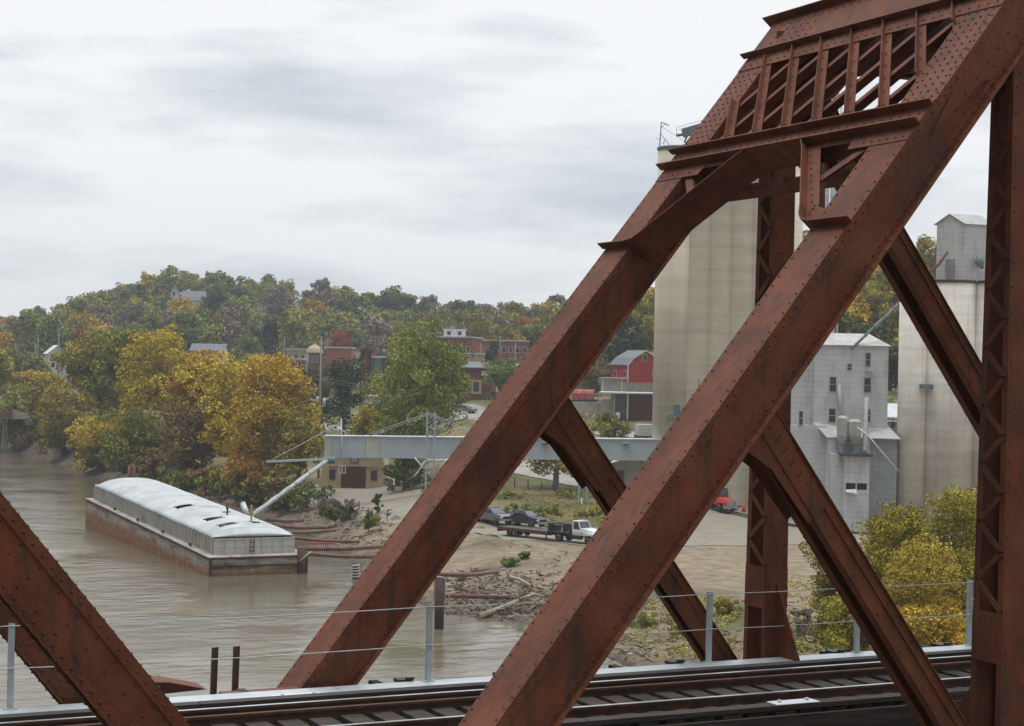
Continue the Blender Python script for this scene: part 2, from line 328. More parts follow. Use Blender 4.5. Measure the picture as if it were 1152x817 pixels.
def H(a, d):
    px = 576+F_PX*a/max(d, 1)
    bl = lerp_t(B_LEFT, d); bm = lerp_t(B_MID, d); br = lerp_t(B_RIGHT, d)
    t1 = sm(a, -24, -8); t2 = sm(a, 26, 46) if d < 280 else sm(px, 735, 900)
    b = bl+(bm-bl)*t1; b = b+(br-b)*t2
    rd = lerp_t(RIDGE_D, px); rh = lerp_t(RIDGE_H, px)
    if d > 430 and px < 900:
        s0 = min(560, rd-120); k = sm(d, s0, rd); b0 = min(b, rh); b = b0+(rh-b0)*k if rh > b0 else b
    if d > rd+40: b = max(b-(d-rd-40)*.12, -5) if b > -5 else b
    s = sdist(a, d)
    wd = 13 if a < -20 else 13+9*sm(a, -20, -4)-3*sm(a, 12, 30)
    if s < 0: z = ZW-2.2*min(1, -s/10)
    else:
        k = min(1, s/wd); k = k*k*(3-2*k)*.55+.45*min(1, 1.35*k)
        z = ZW+(b-ZW)*min(1, k)
        amp = .5*sm(s, .5, 5)*(1-sm(s, wd*.7, wd*1.1))
        if amp > 0: z += amp*(noise.noise(Vector((a*.16, d*.16, 0)))+.5*noise.noise(Vector((a*.5, d*.5, 3))))
    if d > 430: z += 1.5*noise.noise(Vector((a*.02, d*.02, 5)))
    return z
def G(a, d, dz=0): return W(a, d, H(a, d)+dz)
def gpx(px, d):                          # ground point under a photo column at depth d
    a = (px-576)/F_PX*d; return G(a, d)

# terrain sheet
cols = [-1500, -1100, -800, -550, -350, -200, -120]+[-60+7*i for i in range(181)]+[1260, 1340, 1450, 1600, 1900, 2300, 2700]
ds = [60*math.exp(i*.0125) for i in range(246)]
ds = [d for d in ds if d < 1290]+[1400, 1700, 2100]
me = bpy.data.meshes.new('ground'); vs = []; colr = []
CM = {'mud': (.155, .124, .092), 'dirt': (.245, .198, .142), 'tan': (.262, .216, .155), 'grass': (.115, .115, .052), 'drygrass': (.20, .165, .085), 'leaf': (.10, .085, .045), 'gravel': (.36, .335, .29)}
def mixv(a, b, t): return tuple(x+(y-x)*t for x, y in zip(a, b))
for d in ds:
    for px in cols:
        a = (px-576)/F_PX*d; z = H(a, d); vs.append(W(a, d, z))
        s = sdist(a, d); n1 = noise.noise(Vector((a*.07, d*.07, 1)))+.5*noise.noise(Vector((a*.3, d*.3, 2))); n2 = noise.noise(Vector((a*.12, d*.12, 9)))
        c = CM['drygrass']
        if d > 262: c = mixv(CM['leaf'], CM['grass'], sm(n1, -.3, .5))
        if 300 < d < 600: c = mixv(CM['grass'], CM['drygrass'], sm(n2, -.2, .3))
        if a > 12 and d < 262: c = mixv(CM['tan'], CM['dirt'], sm(n1, .05, .5))
        if 262 > d >= 150 and -10 < a <= 12: c = mixv(CM['dirt'], CM['drygrass'], sm(d, 214, 222))
        if 216 < d < 262 and -8 < a < 22: c = mixv(CM['drygrass'], CM['grass'], sm(n2, -.25, .15))
        wd = 13 if a < -20 else 13+9*sm(a, -20, -4)-3*sm(a, 12, 30)
        if s < wd*1.15:
            bank = mixv(CM['mud'], CM['dirt'], sm(n1+.15, -.2, .45))
            if a > 12: bank = mixv(bank, CM['grass'], sm(n2+.12*n1, .02, .2)*sm(s, 6, 12))
            if a < -20: bank = mixv(bank, CM['mud'], .5)
            if -12 < a < 14: bank = mixv(bank, CM['tan'], .45*sm(s, 12, 30))
            c = mixv(bank, c, sm(s, wd*.75, wd*1.1))
            c = mixv(CM['mud'], c, sm(s, 1, 6)); 
            if s < 1.0: c = (.085, .070, .052)
        colr += [*c, 1.0]
nc = len(cols)
me.from_pydata([tuple(v) for v in vs], [], [(j*nc+i, j*nc+i+1, (j+1)*nc+i+1, (j+1)*nc+i) for j in range(len(ds)-1) for i in range(nc-1)])
ca = me.color_attributes.new('soil', 'FLOAT_COLOR', 'POINT'); ca.data.foreach_set('color', colr)
me.polygons.foreach_set('use_smooth', [True]*len(me.polygons))
ground = bpy.data.objects.new('ground', me); COL.objects.link(ground); tag(ground, kind='structure')
m, N, L, bs = newmat('soil_and_grass'); va = N.new('ShaderNodeVertexColor'); va.layer_name = 'soil'; tc = N.new('ShaderNodeTexCoord'); v = tc.outputs['Object']
c = mixc(N, L, .8, va.outputs[0], ramp(N, L, noise_n(N, L, v, .55, 8, .7), [(.3, (.42, .41, .40)), (.7, (1.55, 1.53, 1.48))]), 'MULTIPLY')
c = mixc(N, L, ramp(N, L, noise_n(N, L, v, 1.6, 5, .75, (1, 1, 1)), [(.62, (0, 0, 0)), (.72, (.7, .7, .7))]), c, (.38, .31, .22))
L.new(c, bs.inputs['Base Color']); bs.inputs['Roughness'].default_value = .95; bs.inputs['Specular IOR Level'].default_value = .15
bumpn(N, L, noise_n(N, L, v, 1.2, 8, .7), bs, .8, .35)
me.materials.append(m)

# river
m, N, L, bs = newmat('muddy_water'); tc = N.new('ShaderNodeTexCoord'); v = tc.outputs['Object']
L.new(ramp(N, L, noise_n(N, L, v, .03, 5, .6), [(.35, (.110, .094, .062)), (.65, (.160, .140, .095))]), bs.inputs['Base Color'])
bs.inputs['Roughness'].default_value = .07; bs.inputs['IOR'].default_value = 1.33; bs.inputs['Specular IOR Level'].default_value = .5
ha = noise_n(N, L, v, .22, 4, .6, (1, 2.2, 1)); hb = noise_n(N, L, v, 1.3, 4, .65, (1, 1.8, 1)); hc = noise_n(N, L, v, .05, 4, .6)
calm = ramp(N, L, hc, [(.40, (.12, .12, .12)), (.60, (1, 1, 1))])
mm = N.new('ShaderNodeMath'); mm.operation = 'MULTIPLY_ADD'; L.new(hb, mm.inputs[0]); mm.inputs[1].default_value = .30; L.new(ha, mm.inputs[2])
m2 = N.new('ShaderNodeMath'); m2.operation = 'MULTIPLY'; L.new(mm.outputs[0], m2.inputs[0]); L.new(calm, m2.inputs[1])
bumpn(N, L, m2.outputs[0], bs, .55, .32)
M['water'] = m
b = MB(); R = 2600
b.add([W(-R, -R, ZW), W(R, -R, ZW), W(R, R, ZW), W(-R, R, ZW)], [(0, 1, 2, 3)])
tag(b.build('river', M['water']), kind='structure')
b = MB(); b.add([W(-R-200, -R-200, ZW-3.5), W(R+200, -R-200, ZW-3.5), W(R+200, R+200, ZW-3.5), W(-R-200, R+200, ZW-3.5)], [(0, 1, 2, 3)])
tag(b.build('river_bed', M['conc_plain']), kind='structure')

def loft_sheet(name, e1, e2, n, mm_, material, lift):
    def res(e, k):
        Ls = [0]
        for p, q in zip(e, e[1:]): Ls.append(Ls[-1]+math.dist(p, q))
        t = Ls[-1]*k
        for i in range(len(e)-1):
            if t <= Ls[i+1] or i == len(e)-2:
                u = (t-Ls[i])/(Ls[i+1]-Ls[i]); return (e[i][0]+(e[i+1][0]-e[i][0])*u, e[i][1]+(e[i+1][1]-e[i][1])*u)
    b = MB(); vs = []
    for i in range(n+1):
        p = res(e1, i/n); q = res(e2, i/n); wob = (2.6 if 'lot' in name else .8)*noise.noise(Vector((i*.31, 4, len(name))))
        for j in range(mm_+1):
            u = j/mm_; a = p[0]+(q[0]-p[0])*u; d = p[1]+(q[1]-p[1])*u
            if j in (0, mm_): a += wob; d += wob
            vs.append(G(a, d, lift))
    b.add(vs, [(i*(mm_+1)+j, i*(mm_+1)+j+1, (i+1)*(mm_+1)+j+1, (i+1)*(mm_+1)+j) for i in range(n) for j in range(mm_)], 0, True)
    return tag(b.build(name, material), kind='structure')
M['gravel'] = mat('gravel', (.235, .212, .172), (.30, .272, .225), .6, .95, bump=.5, bdist=.05, dark=(.27, .235, .19), dscale=.25, spec=.15)
M['road'] = mat('worn_road', (.27, .255, .225), (.34, .32, .285), .5, .9, bump=.2, dark=(.24, .22, .195), dscale=.3, spec=.2)
M['dirtroad'] = mat('dirt_track', (.38, .31, .23), (.46, .385, .295), .4, .95, bump=.4, dark=(.29, .235, .17), dscale=.2, spec=.15)
loft_sheet('gravel_lot', [(-40, 276), (-32, 262), (-25, 250), (-17, 230), (-9, 219), (0, 209), (10, 201), (22, 204), (34, 208), (60, 214)],
           [(-36, 292), (-14, 292), (-13, 262), (-10, 240), (-3, 228), (6, 219), (14, 219), (22, 232), (30, 258), (60, 262)], 90, 22, M['gravel'], .05)
loft_sheet('road', [(-20, 318), (-4, 292), (8, 270), (20, 246), (26, 238)], [(-14, 322), (0, 312), (12, 296), (26, 268), (34, 254)], 50, 8, M['road'], .10)
loft_sheet('upper_road', [(-60, 392), (-20, 372), (0, 352), (14, 342), (34, 332)], [(-58, 400), (-18, 380), (2, 360), (16, 350), (38, 340)], 50, 6, M['road'], .12)
loft_sheet('side_street', [(-30, 392), (-14, 362), (-8, 362)], [(-14, 398), (-4, 380), (0, 368)], 20, 8, M['road'], .2)

# ================================================================ TRUSS BRIDGE
AL = 0.8951; c_, s_ = math.cos(AL), math.sin(AL); X0 = 7.71; WI = 5.079; WP = 0.72
ZC, ZT = -1.2, 9.17                     # chord centre lines
def make_bridge(label, mirror=False):
    xm = (lambda x: (X0+5.141)-x) if mirror else (lambda x: x)
    V = lambda x, y, z: Vector((xm(x), y, z))
    loc = V(7.1, 2.9, -2.2)
    B = thing('truss_bridge', label, 'bridge', loc)
    RM = [M['rust'], M['rivet'], M['rust_shaded']]
    def flat(mb, a, b, wdt, y0, y1, mi=0):     # bar between (x,z) points, wdt in plane, from y0 to y1
        ax, az = a; bx, bz = b; dx, dz = bx-ax, bz-az; l = math.hypot(dx, dz); nx, nz = -dz/l*wdt/2, dx/l*wdt/2
        P = []
        for y in (y0, y1):
            P += [V(ax-nx, y, az-nz), V(bx-nx, y, bz-nz), V(bx+nx, y, bz+nz), V(ax+nx, y, az+nz)]
        mb.hexa(P, mi)
    def member(mb, a, b, y0, y1, dep, lace_side=(-1, 1), cover=False, topplate=False, flange=.09, rows=1, outer_rivets=True, pitch=.15, web_rows=None, gap=0):
        # box of two webs (y0, y1) with flange angles; a, b = centre line (x,z)
        ax, az = a; bx, bz = b; dx, dz = bx-ax, bz-az; l = math.hypot(dx, dz); ux, uz = dx/l, dz/l; nx, nz = -uz, ux
        if nz < 0: nx, nz = -nx, -nz            # n points upward (top side of the member)
        h = dep/2
        def q(t, n, y): return V(ax+ux*t+nx*n, y, az+uz*t+nz*n)
        def bx_(t0, t1, n0, n1, ya, yb, mi=0):
            mb.hexa([q(t0, n0, ya), q(t1, n0, ya), q(t1, n0, yb), q(t0, n0, yb), q(t0, n1, ya), q(t1, n1, ya), q(t1, n1, yb), q(t0, n1, yb)], mi)
        th = .025; e = .020
        bx_(0, l, -h, h, y0+e, y0+e+th); bx_(0, l, -h, h, y1-e-th, y1-e)
        if cover: bx_(0, l, h, h+.014, y0, y1)
        if topplate: bx_(0, l, h-.03, h-.018, y0+.04, y1-.04)
        for sgn in (-1, 1):                     # angles: vertical legs on the webs' outside, outstanding legs outward at the bottom
            n0, n1 = (h-.11, h-.001) if sgn > 0 else (-h+.001, -h+.11)
            bx_(0, l, n0, n1, y0, y0+e-.001); bx_(0, l, n0, n1, y1-e+.001, y1)
            if flange and (sgn < 0 or not cover):
                nn = (-h-.014, -h) if sgn < 0 else (h, h+.014)
                bx_(0, l, nn[0], nn[1], y0-flange, y0+.12); bx_(0, l, nn[0], nn[1], y1-.12, y1+flange)
        out = V(0, -1, 0)-V(0, 0, 0); nrm = q(0, 1, 0)-q(0, 0, 0)
        for y, yn in ((y0, -1), (y1, 1)):
            o_ = Vector((0, yn, 0))
            for n in (h-.055, -h+.055): mb.rline(q(.05, n, y), q(l-.05, n, y), o_, pitch)
            if web_rows:
                for n in web_rows: mb.rline(q(.1, n, y-yn*-.0+yn*-e), q(l-.1, n, y+yn*-e), o_, pitch*2)
            if flange:
                mb.rline(q(.07, -h, y+yn*flange*.5), q(l-.07, -h, y+yn*flange*.5), nrm, pitch)
                mb.rline(q(.07, -h-.014, y+yn*flange*.5), q(l-.07, -h-.014, y+yn*flange*.5), -nrm, pitch)
        if cover:
            for y in (y0+.055, y1-.055): mb.rline(q(.07, h+.014, y), q(l-.07, h+.014, y), nrm, pitch)
        for sgn in lace_side:                   # single lacing with end battens
            n = sgn*(h-.02); p = .62; k = int(l/p); ya, yb = y0+.05, y1-.05
            bx_(0, min(.9, l*.12), n-.008, n+.008, ya, yb, 0); bx_(l-min(.9, l*.12), l, n-.008, n+.008, ya, yb, 0)
            for i in range(k):
                t0, t1 = i*l/k, (i+.5)*l/k; t2 = (i+1)*l/k
                for (ta, tb, u0, u1) in ((t0, t1, ya, yb), (t1, t2, yb, ya)):
                    A = q(ta, n+.01*sgn, u0); Bq = q(tb, n+.01*sgn, u1)
                    mb.beam(A, Bq, .07, .012, up=nrm, mi=0)
        return q
    for y0 in (0.0, WI):
        y1 = y0+WP
        # end post: ridge line of the cover is n = 0
        mb = MB(); off = .275
        A = (X0-1.25*c_/s_*1+off*s_-.0, -1.25-off*c_); t = 13.35
        A = (X0-1.6*c_+off*s_, -1.6*s_-off*c_); Bp = (A[0]+t*c_, A[1]+t*s_)
        member(mb, A, Bp, y0, y1, .55, lace_side=(-1,), cover=True, flange=.10, pitch=.145, web_rows=(-.13, 0.0, .13) if mirror else None)
        mb.build('end_post', RM, B)
        # hip and middle gusset plates
        for y, yn in ((y0-.006, -1), (y1-.006, 1)):
            for gi, poly in enumerate(([(13.6, 7.0), (14.35, 7.7), (15.9, 8.3), (16.5, 8.9), (16.5, 9.44), (15.25, 9.44), (14.2, 8.1)], [(6.2, -1.9), (8.9, -1.5), (8.6, -1.0), (7.6, -.85), (6.9, -1.2)])):
                mb = MB(); mb.prism([V(px, y, pz) for px, pz in poly], Vector((0, .012, 0)))
                if gi == 0 and yn < 0:
                    for i in range(9):
                        for j in range(7):
                            px, pz = 13.95+i*.16+j*.13, 7.35+i*.20-j*.02
                            if pz < 9.4 and px < 16.4 and pz > 7.0+(px-13.6)*.62: mb.rivet(V(px, y, pz), (0, -1, 0))
                mb.build('gusset_plate', RM, B)
        for y in (y0+.115, y0+.553):
            mb = MB(); mb.prism([V(px, y, pz) for px, pz in ((10.85, 3.35), (11.40, 3.85), (11.55, 3.70), (11.86, 3.16), (12.28, 2.60), (12.02, 2.38), (11.48, 3.02), (11.12, 3.25))], Vector((0, .012, 0)))
            if y < y0+.2:
                for i in range(5):
                    for j in range(2): mb.rivet(V(11.45+i*.10+j*.14, y, 3.50-i*.14-j*.10), (0, -1, 0))
            mb.build('gusset_plate', RM, B)
        # sub-strut
        mb = MB(); member(mb, (11.3, 3.74), (14.95, -1.06), y0+.13, y0+.55, .30, lace_side=(), topplate=True, flange=.03, pitch=.55); 
        mb.build('diagonal_strut', RM, B)
        nodes = [7.1+7.95*i for i in range(7)]
        for i in range(1, 6):                   # verticals, tapering across the bridge
            x = nodes[i]+.0
            mb = MB(); zt = ZT-.25; zb = ZC-.25
            far = y0 > 1
            def yy(z, side): # outer face moves in with height
                k = (z+.2)/7.8
                return y0 if side == 0 else y0+.57-.17*k
            def pt(xx, z, side, dy=0): return V(xx, yy(z, side)+dy, z)
            xa, xb = x-.19, x+.19
            for side, t_ in ((0, .018), (1, -.018)):
                mb.hexa([pt(xa, zb, side), pt(xb, zb, side), pt(xb, zb, side, t_), pt(xa, zb, side, t_), pt(xa, zt, side), pt(xb, zt, side), pt(xb, zt, side, t_), pt(xa, zt, side, t_)], 0)
                for xx in (xa, xb):             # flange legs turned inward
                    sg = 1 if side == 0 else -1; x2 = xx+(.012 if xx == xa else -.012)
                    mb.hexa([pt(xx, zb, side, sg*.019), pt(x2, zb, side, sg*.019), pt(x2, zb, side, sg*.10), pt(xx, zb, side, sg*.10), pt(xx, zt, side, sg*.019), pt(x2, zt, side, sg*.019), pt(x2, zt, side, sg*.10), pt(xx, zt, side, sg*.10)], 0)
            for xx in (xa+.05, xb-.05): mb.rline(pt(xx, -.9, 0), pt(xx, zt-.3, 0), (0, -1, 0), .3)
            for xx, sg in ((xa, -1), (xb, 1)):
                sgm = -sg if mirror else sg
                o = sg*.008; z = 1.25; i2 = 0; st = .36
                while z < zt-1.2:
                    a0 = pt(xx+o, z, i2 % 2, .04 if i2 % 2 == 0 else -.04); b0 = pt(xx+o, z+st, (i2+1) % 2, .04 if i2 % 2 == 1 else -.04)
                    mb.beam(a0, b0, .075, .012, up=(sgm, 0, 0)); z += st; i2 += 1
                for z0, z1 in ((.60, 1.22), (zt-1.2, zt)):
                    mb.hexa([pt(xx+o-.007, z0, 0, .01), pt(xx+o+.007, z0, 0, .01), pt(xx+o+.007, z0, 1, -.01), pt(xx+o-.007, z0, 1, -.01), pt(xx+o-.007, z1, 0, .01), pt(xx+o+.007, z1, 0, .01), pt(xx+o+.007, z1, 1, -.01), pt(xx+o-.007, z1, 1, -.01)], 0)
            mb.build('vertical_post', RM, B)
            # floor-beam knee plate
            mb = MB()
            if far: poly = [(y0, 1.0), (y0-.02, -.6), (y0-.72, -.6), (y0-.62, -.1)]
            else: poly = [(y0+.56, .45), (y0+.56, -.6), (y0+1.3, -.6), (y0+1.2, -.35)]
            mb.prism([V(x, yq, zq) for yq, zq in poly], V(.02, 0, 0)-V(0, 0, 0)); mb.build('knee_plate', RM, B)
        for i in (1, 2, 4, 5):
            tgt = nodes[i+1] if i < 3 else nodes[i-1]
            mb = MB(); sx = nodes[i]+(.45 if i < 3 else -.45)
            member(mb, (sx, ZT-.62), (tgt, ZC), y0+.12, y0+.60, .36, lace_side=(), topplate=True, flange=.03, pitch=.55); mb.build('main_diagonal', RM, B)
        mb = MB(); member(mb, (nodes[1]+.2, ZT), (nodes[5]-.2, ZT), y0, y1, .55, lace_side=(-1,), cover=True, flange=.09, pitch=.3); mb.build('top_chord', RM, B)
        mb = MB(); member(mb, (nodes[0]-.3, ZC), (nodes[6]+.3, ZC), y0+.1, y1-.1, .5, flange=.06, pitch=.5); mb.build('bottom_chord', RM, B)
        # far end's inclined post
        mb = MB(); member(mb, (nodes[6], ZC), (nodes[5]-.0, ZT), y0, y1, .55, lace_side=(-1,), flange=.1, pitch=.5); mb.build('end_post', RM, B)
        if y0 > 1 and not mirror:               # rusty gusset and shoe plate showing beside the walkway
            mb = MB(); mb.prism([V(5.4, 5.62, .0), V(6.0, 5.62, -.04), V(6.5, 5.62, -.16), V(5.6, 5.62, -.2)], (0, .5, 0)); 
            mb.box(6.55, 8.1, 5.0, 5.25, -.23, -.13, T=lambda p: V(p.x, p.y, p.z)); mb.build('shoe_plate', RM, B)
    # ---- portal between the end posts: local (y, m, n)
    def P(y, mval, n): return V(X0+mval*c_-n*s_, y, mval*s_+n*c_)
    NR = V(-s_, 0, c_)-V(0, 0, 0)
    mb = MB()
    def pb(y0, y1, m0, m1, n0, n1, mi=0):
        mb.hexa([P(y0, m0, n0), P(y1, m0, n0), P(y1, m1, n0), P(y0, m1, n0), P(y0, m0, n1), P(y1, m0, n1), P(y1, m1, n1), P(y0, m1, n1)], mi)
    def pbar(a, b_, wd, n0, n1, mi=0):
        (ya, ma), (yb, mb_) = a, b_; dy, dm = yb-ya, mb_-ma; l = math.hypot(dy, dm); py, pm = -dm/l*wd/2, dy/l*wd/2
        pts = []
        for n in (n0, n1): pts += [P(ya-py, ma-pm, n), P(yb-py, mb_-pm, n), P(yb+py, mb_+pm, n), P(ya+py, ma+pm, n)]
        mb.hexa(pts, mi)
    YE = WI+WP
    pb(-.0, YE, 9.09, 9.52, .015, .027)                   # bottom girder web and flanges
    pb(.73, WI-.01, 9.10, 9.12, -.32, .0149)
    for m_, lo, hi in ((9.10, .015, .15), (9.41, .028, .14), (11.40, .028, .13)): pb(-.06 if m_ < 11 else .1, YE+.1, m_, m_+.02, lo, hi)
    pb(0, YE, 11.12, 12.19, .015, .027); pb(-.05, YE+.22, 12.19, 12.21, -.35, .15)
    for m_ in (9.20, 9.30, 9.47, 11.2, 11.32, 11.55, 12.05):
        mb.rline(P(.12, m_, .027), P(YE-.12, m_, .027), NR, .17)
    for yb0 in (YE-1.3, .3):
        for i in range(6):
            for j in range(5): mb.rivet(P(yb0+.18*i, 11.5+.13*j, .027), NR)
    for yb0, yb1 in ((.0, .95), (YE-.95, YE)):             # wide plates over the post at the girder ends
        pb(yb0, yb1, 7.53, 9.08, .015, .022) if False else None
        for k in range(14):
            for yq in ((.13, .28, .42, .57) if yb0 < 1 else (YE-.13, YE-.28, YE-.42, YE-.57)): mb.rivet(P(yq, 9.6+k*.115, .016), NR)
    mb.build('portal_girder', RM, B)
    mb = MB()                                              # front lattice
    for k in range(9):
        ya, yb = 5.90-.7*k, 5.90-.7*k-1.44; ma, mb2 = 11.35, 9.49
        lo, hi = .66, WI+.06
        def cl(y): return ma+(y-ya)*(mb2-ma)/(yb-ya)
        A = (ya, ma); Bq = (yb, mb2)
        if A[0] > hi: A = (hi, cl(hi))
        if Bq[0] < lo: Bq = (lo, cl(lo))
        if A[0] <= Bq[0]+.1: continue
        pbar(A, Bq, .15, .001, .012)
        pbar((A[0]+.075, A[1]+.05), (Bq[0]+.075, Bq[1]+.05), .012, .013, .09)
        n = int(math.dist(A, Bq)/.3)
        for i in range(n): mb.rivet(P(A[0]+(Bq[0]-A[0])*(i+.5)/n, A[1]+(Bq[1]-A[1])*(i+.5)/n, .012), NR)
    mb.build('portal_lattice', RM, B)
    mb = MB()                                              # rear lattice, leaning the other way
    for k in range(-2, 8):
        ya, yb = 2.79-.72*2+.72*k, 2.79-.72*2+.72*k+1.44; ma, mb2 = 11.40, 9.49; lo, hi = .66, WI+.06
        def cl(y): return ma+(y-ya)*(mb2-ma)/(yb-ya)
        A = (ya, ma); Bq = (yb, mb2)
        if A[0] < lo: A = (lo, cl(lo))
        if Bq[0] > hi: Bq = (hi, cl(hi))
        if Bq[0] <= A[0]+.1: continue
        pbar(A, Bq, .10, -.035, -.022); pbar((A[0]+.05, A[1]), (Bq[0]+.05, Bq[1]), .014, -.17, -.036)
    mb.build('portal_lattice', RM, B)
    mb = MB()                                              # rear strut and bottom lacing
    pb(.1, YE-.1, 8.92, 9.06, -.62, -.46); pb(.1, YE-.1, 11.2, 11.9, -.62, -.5)
    for k in range(9):
        y = .75+k*.55; a_, b2_ = ((y, 9.1, -.3), (y+.3, 9.05, -.5)) if k % 2 == 0 else ((y+.3, 9.1, -.3), (y, 9.05, -.5))
        mb.beam(P(*a_), P(*b2_), .09, .015, up=NR)
    mb.build('portal_strut', RM, B)
    for side in (0, 1):                                    # knee braces with curved flange
        mb = MB(); Y = (lambda y: y) if side == 0 else (lambda y: YE-y)
        path = [(-.08, 7.53), (.66, 7.53), (.86, 7.57), (.98, 7.66), (1.12, 7.84), (1.5, 8.28), (1.9, 8.74), (2.08, 8.95), (2.24, 9.09)]
        for (ya, ma), (yb, mb3) in zip(path, path[1:]):
            dy, dm = yb-ya, mb3-ma; l = math.hypot(dy, dm); ny, nm = -dm/l*.016, dy/l*.016
            lo = .016 if ya < .6 and yb < .7 else -.34
            mb.hexa([P(Y(ya), ma, lo), P(Y(yb), mb3, lo), P(Y(yb+ny), mb3+nm, lo), P(Y(ya+ny), ma+nm, lo), P(Y(ya), ma, .14), P(Y(yb), mb3, .14), P(Y(yb+ny), mb3+nm, .14), P(Y(ya+ny), ma+nm, .14)])
        def plate(poly, n0=.0005, n1=.012):
            pts = [P(Y(y), m_, n0) for y, m_ in poly]; mb.prism(pts, NR*(n1-n0))
        plate([(.90, 7.60), (1.10, 7.83), (2.22, 9.07), (1.90, 9.07), (.92, 7.92)]); plate([(.55, 7.57), (.88, 7.58), (.93, 7.90), (.60, 7.80)])
        plate([(.6, 9.0), (1.84, 9.0), (1.88, 9.08), (.6, 9.08)]); plate([(.0, 8.86), (1.15, 8.86), (1.2, 9.08), (.0, 9.08)], .015, .024)
        pbar((Y(.66), 9.05), (Y(1.50), 8.33), .13, -.03, -.018); pbar((Y(.70), 9.10), (Y(1.54), 8.38), .014, -.10, -.018)
        for i in range(10): mb.rivet(P(Y(1.0+i*.115), 7.86+i*.125, .012), NR); 
        for i in range(6):
            mb.rivet(P(Y(.12+i*.15), 8.93, .024), NR); mb.rivet(P(Y(.97+.03*(i % 2)), 7.66+.05*i, .012), NR)
        mb.build('knee_brace', RM, B)
    # ---- floor system and top struts
    for i in range(7):
        x = 7.1+7.95*i
        mb = MB(); mb.box(x-.01, x+.01, .3, WI+.4, -1.5, -.55, T=lambda p: V(*p))
        for z in (-1.5, -.55): mb.box(x-.15, x+.15, .3, WI+.4, z, z+.02, T=lambda p: V(*p))
        mb.build('floor_beam', RM, B)
    for y in (2.15, 3.65):
        mb = MB(); mb.box(6.7, 55, y-.01, y+.01, -.98, -.38, mi=2, T=lambda p: V(*p))
        for z in (-1.0, -.38): mb.box(6.7, 55, y-.15, y+.15, z, z+.018, mi=2, T=lambda p: V(*p))
        for k in range(40): mb.box(6.9+k*1.2, 6.98+k*1.2, y-.1, y-.012, -.98, -.38, mi=2, T=lambda p: V(*p))
        mb.build('stringer', RM, B)
    for i in range(1, 6):
        x = 7.1+7.95*i
        if i > 1:
            mb = MB()
            for z in (8.0, 9.3): mb.box(x-.12, x+.12, .6, WI+.1, z, z+.10, T=lambda p: V(*p))
            for k in range(8):
                y = .7+k*.56; mb.beam(V(x, y, 8.1 if k % 2 else 9.3), V(x, y+.56, 9.3 if k % 2 else 8.1), .09, .02, up=(1, 0, 0))
            mb.build('sway_frame', RM, B)
        if i < 5:
            mb = MB()
            mb.beam(V(x, .4, 9.36), V(x+7.95, WI+.3, 9.36), .18, .14); mb.beam(V(x, WI+.3, 9.2), V(x+7.95, .4, 9.2), .18, .14); mb.build('top_lateral', RM, B)
    return B
make_bridge('riveted rust red railroad truss span with lattice portal, rising across the view')
make_bridge('neighbouring rust red truss span, only its studded inclined end post showing at the frame edge', mirror=True)
# stone pier under the two spans
b = MB(); b.box(4.4, 8.4, -2.2, 8.2, -22, -2.6); b.box(4.1, 8.7, -2.5, 8.5, -2.6, -2.05)
solo(b, 'bridge_pier', M['conc_plain'], 'concrete pier under the joint of the two truss spans', 'pier', (6.4, 3, -21))

# track
T = thing('railroad_track', 'single railroad track with dark ties and a shiny rail top on the bridge', 'railroad track', (10, 2.9, -.3))
def rail(y, ztop, name, head):
    b = MB()
    for x0, x1 in ((-30, 60),):
        b.box(x0, x1, y-.07, y+.07, ztop-.172, ztop-.16, 1); b.box(x0, x1, y-.009, y+.009, ztop-.16, ztop-.035, 1)
        b.box(x0, x1, y-.035, y+.035, ztop-.035, ztop-.004, 1); b.box(x0, x1, y-.026, y+.026, ztop-.004, ztop, 0)
    b.build(name, [head, M['rail_rust']], T)
rail(2.146+.035, 0, 'rail', M['rail_head']); rail(3.652-.035, 0, 'rail', M['rail_head']); rail(3.30, -.02, 'guard_rail', M['rail_rust'])
x = -4.0; k = 0
while x < 30.5 and k < 96:
    b = MB(); dz = rnd.uniform(-.006, .006); y0 = 1.62+rnd.uniform(-.04, .04)
    b.box(x-.14, x+.14, y0, 4.38, -.36, -.125+dz)
    for yr_ in (2.18, 3.62): b.box(x-.09, x+.09, yr_-.17, yr_+.17, -.125+dz, -.117, 1)
    b.build('railroad_tie', [M['tie'], M['rail_rust']], T); x += .40; k += 1
for y in (1.70, 4.24):
    b = MB()
    for q in range(12): b.box(-6+q*4.0, -6+q*4.0+3.985, y-.10, y+.10, -.112, -.05)
    if y < 2: b.box(-6, 42, 1.50, 1.56, -.60, -.16)  # dark plank added over the lit tie ends, standing in for shade
    b.build('guard_timber', M['dark_timber'], T)
for x, y in ((7.35, 4.47), (13.0, 1.72), (21.2, 1.72)):
    b = MB(); b.box(x-.33, x+.33, y-.12, y+.12, -.046, -.038)
    for dx in (-.2, .22): b.lathe((x+dx, y+.02, -.038), [(.025, 0), (.025, .03), (.012, .034)], 8)
    o = b.build('joint_plate', M['white_roof'], T)
    o.location.z += (-.05 if y > 4 else 0)
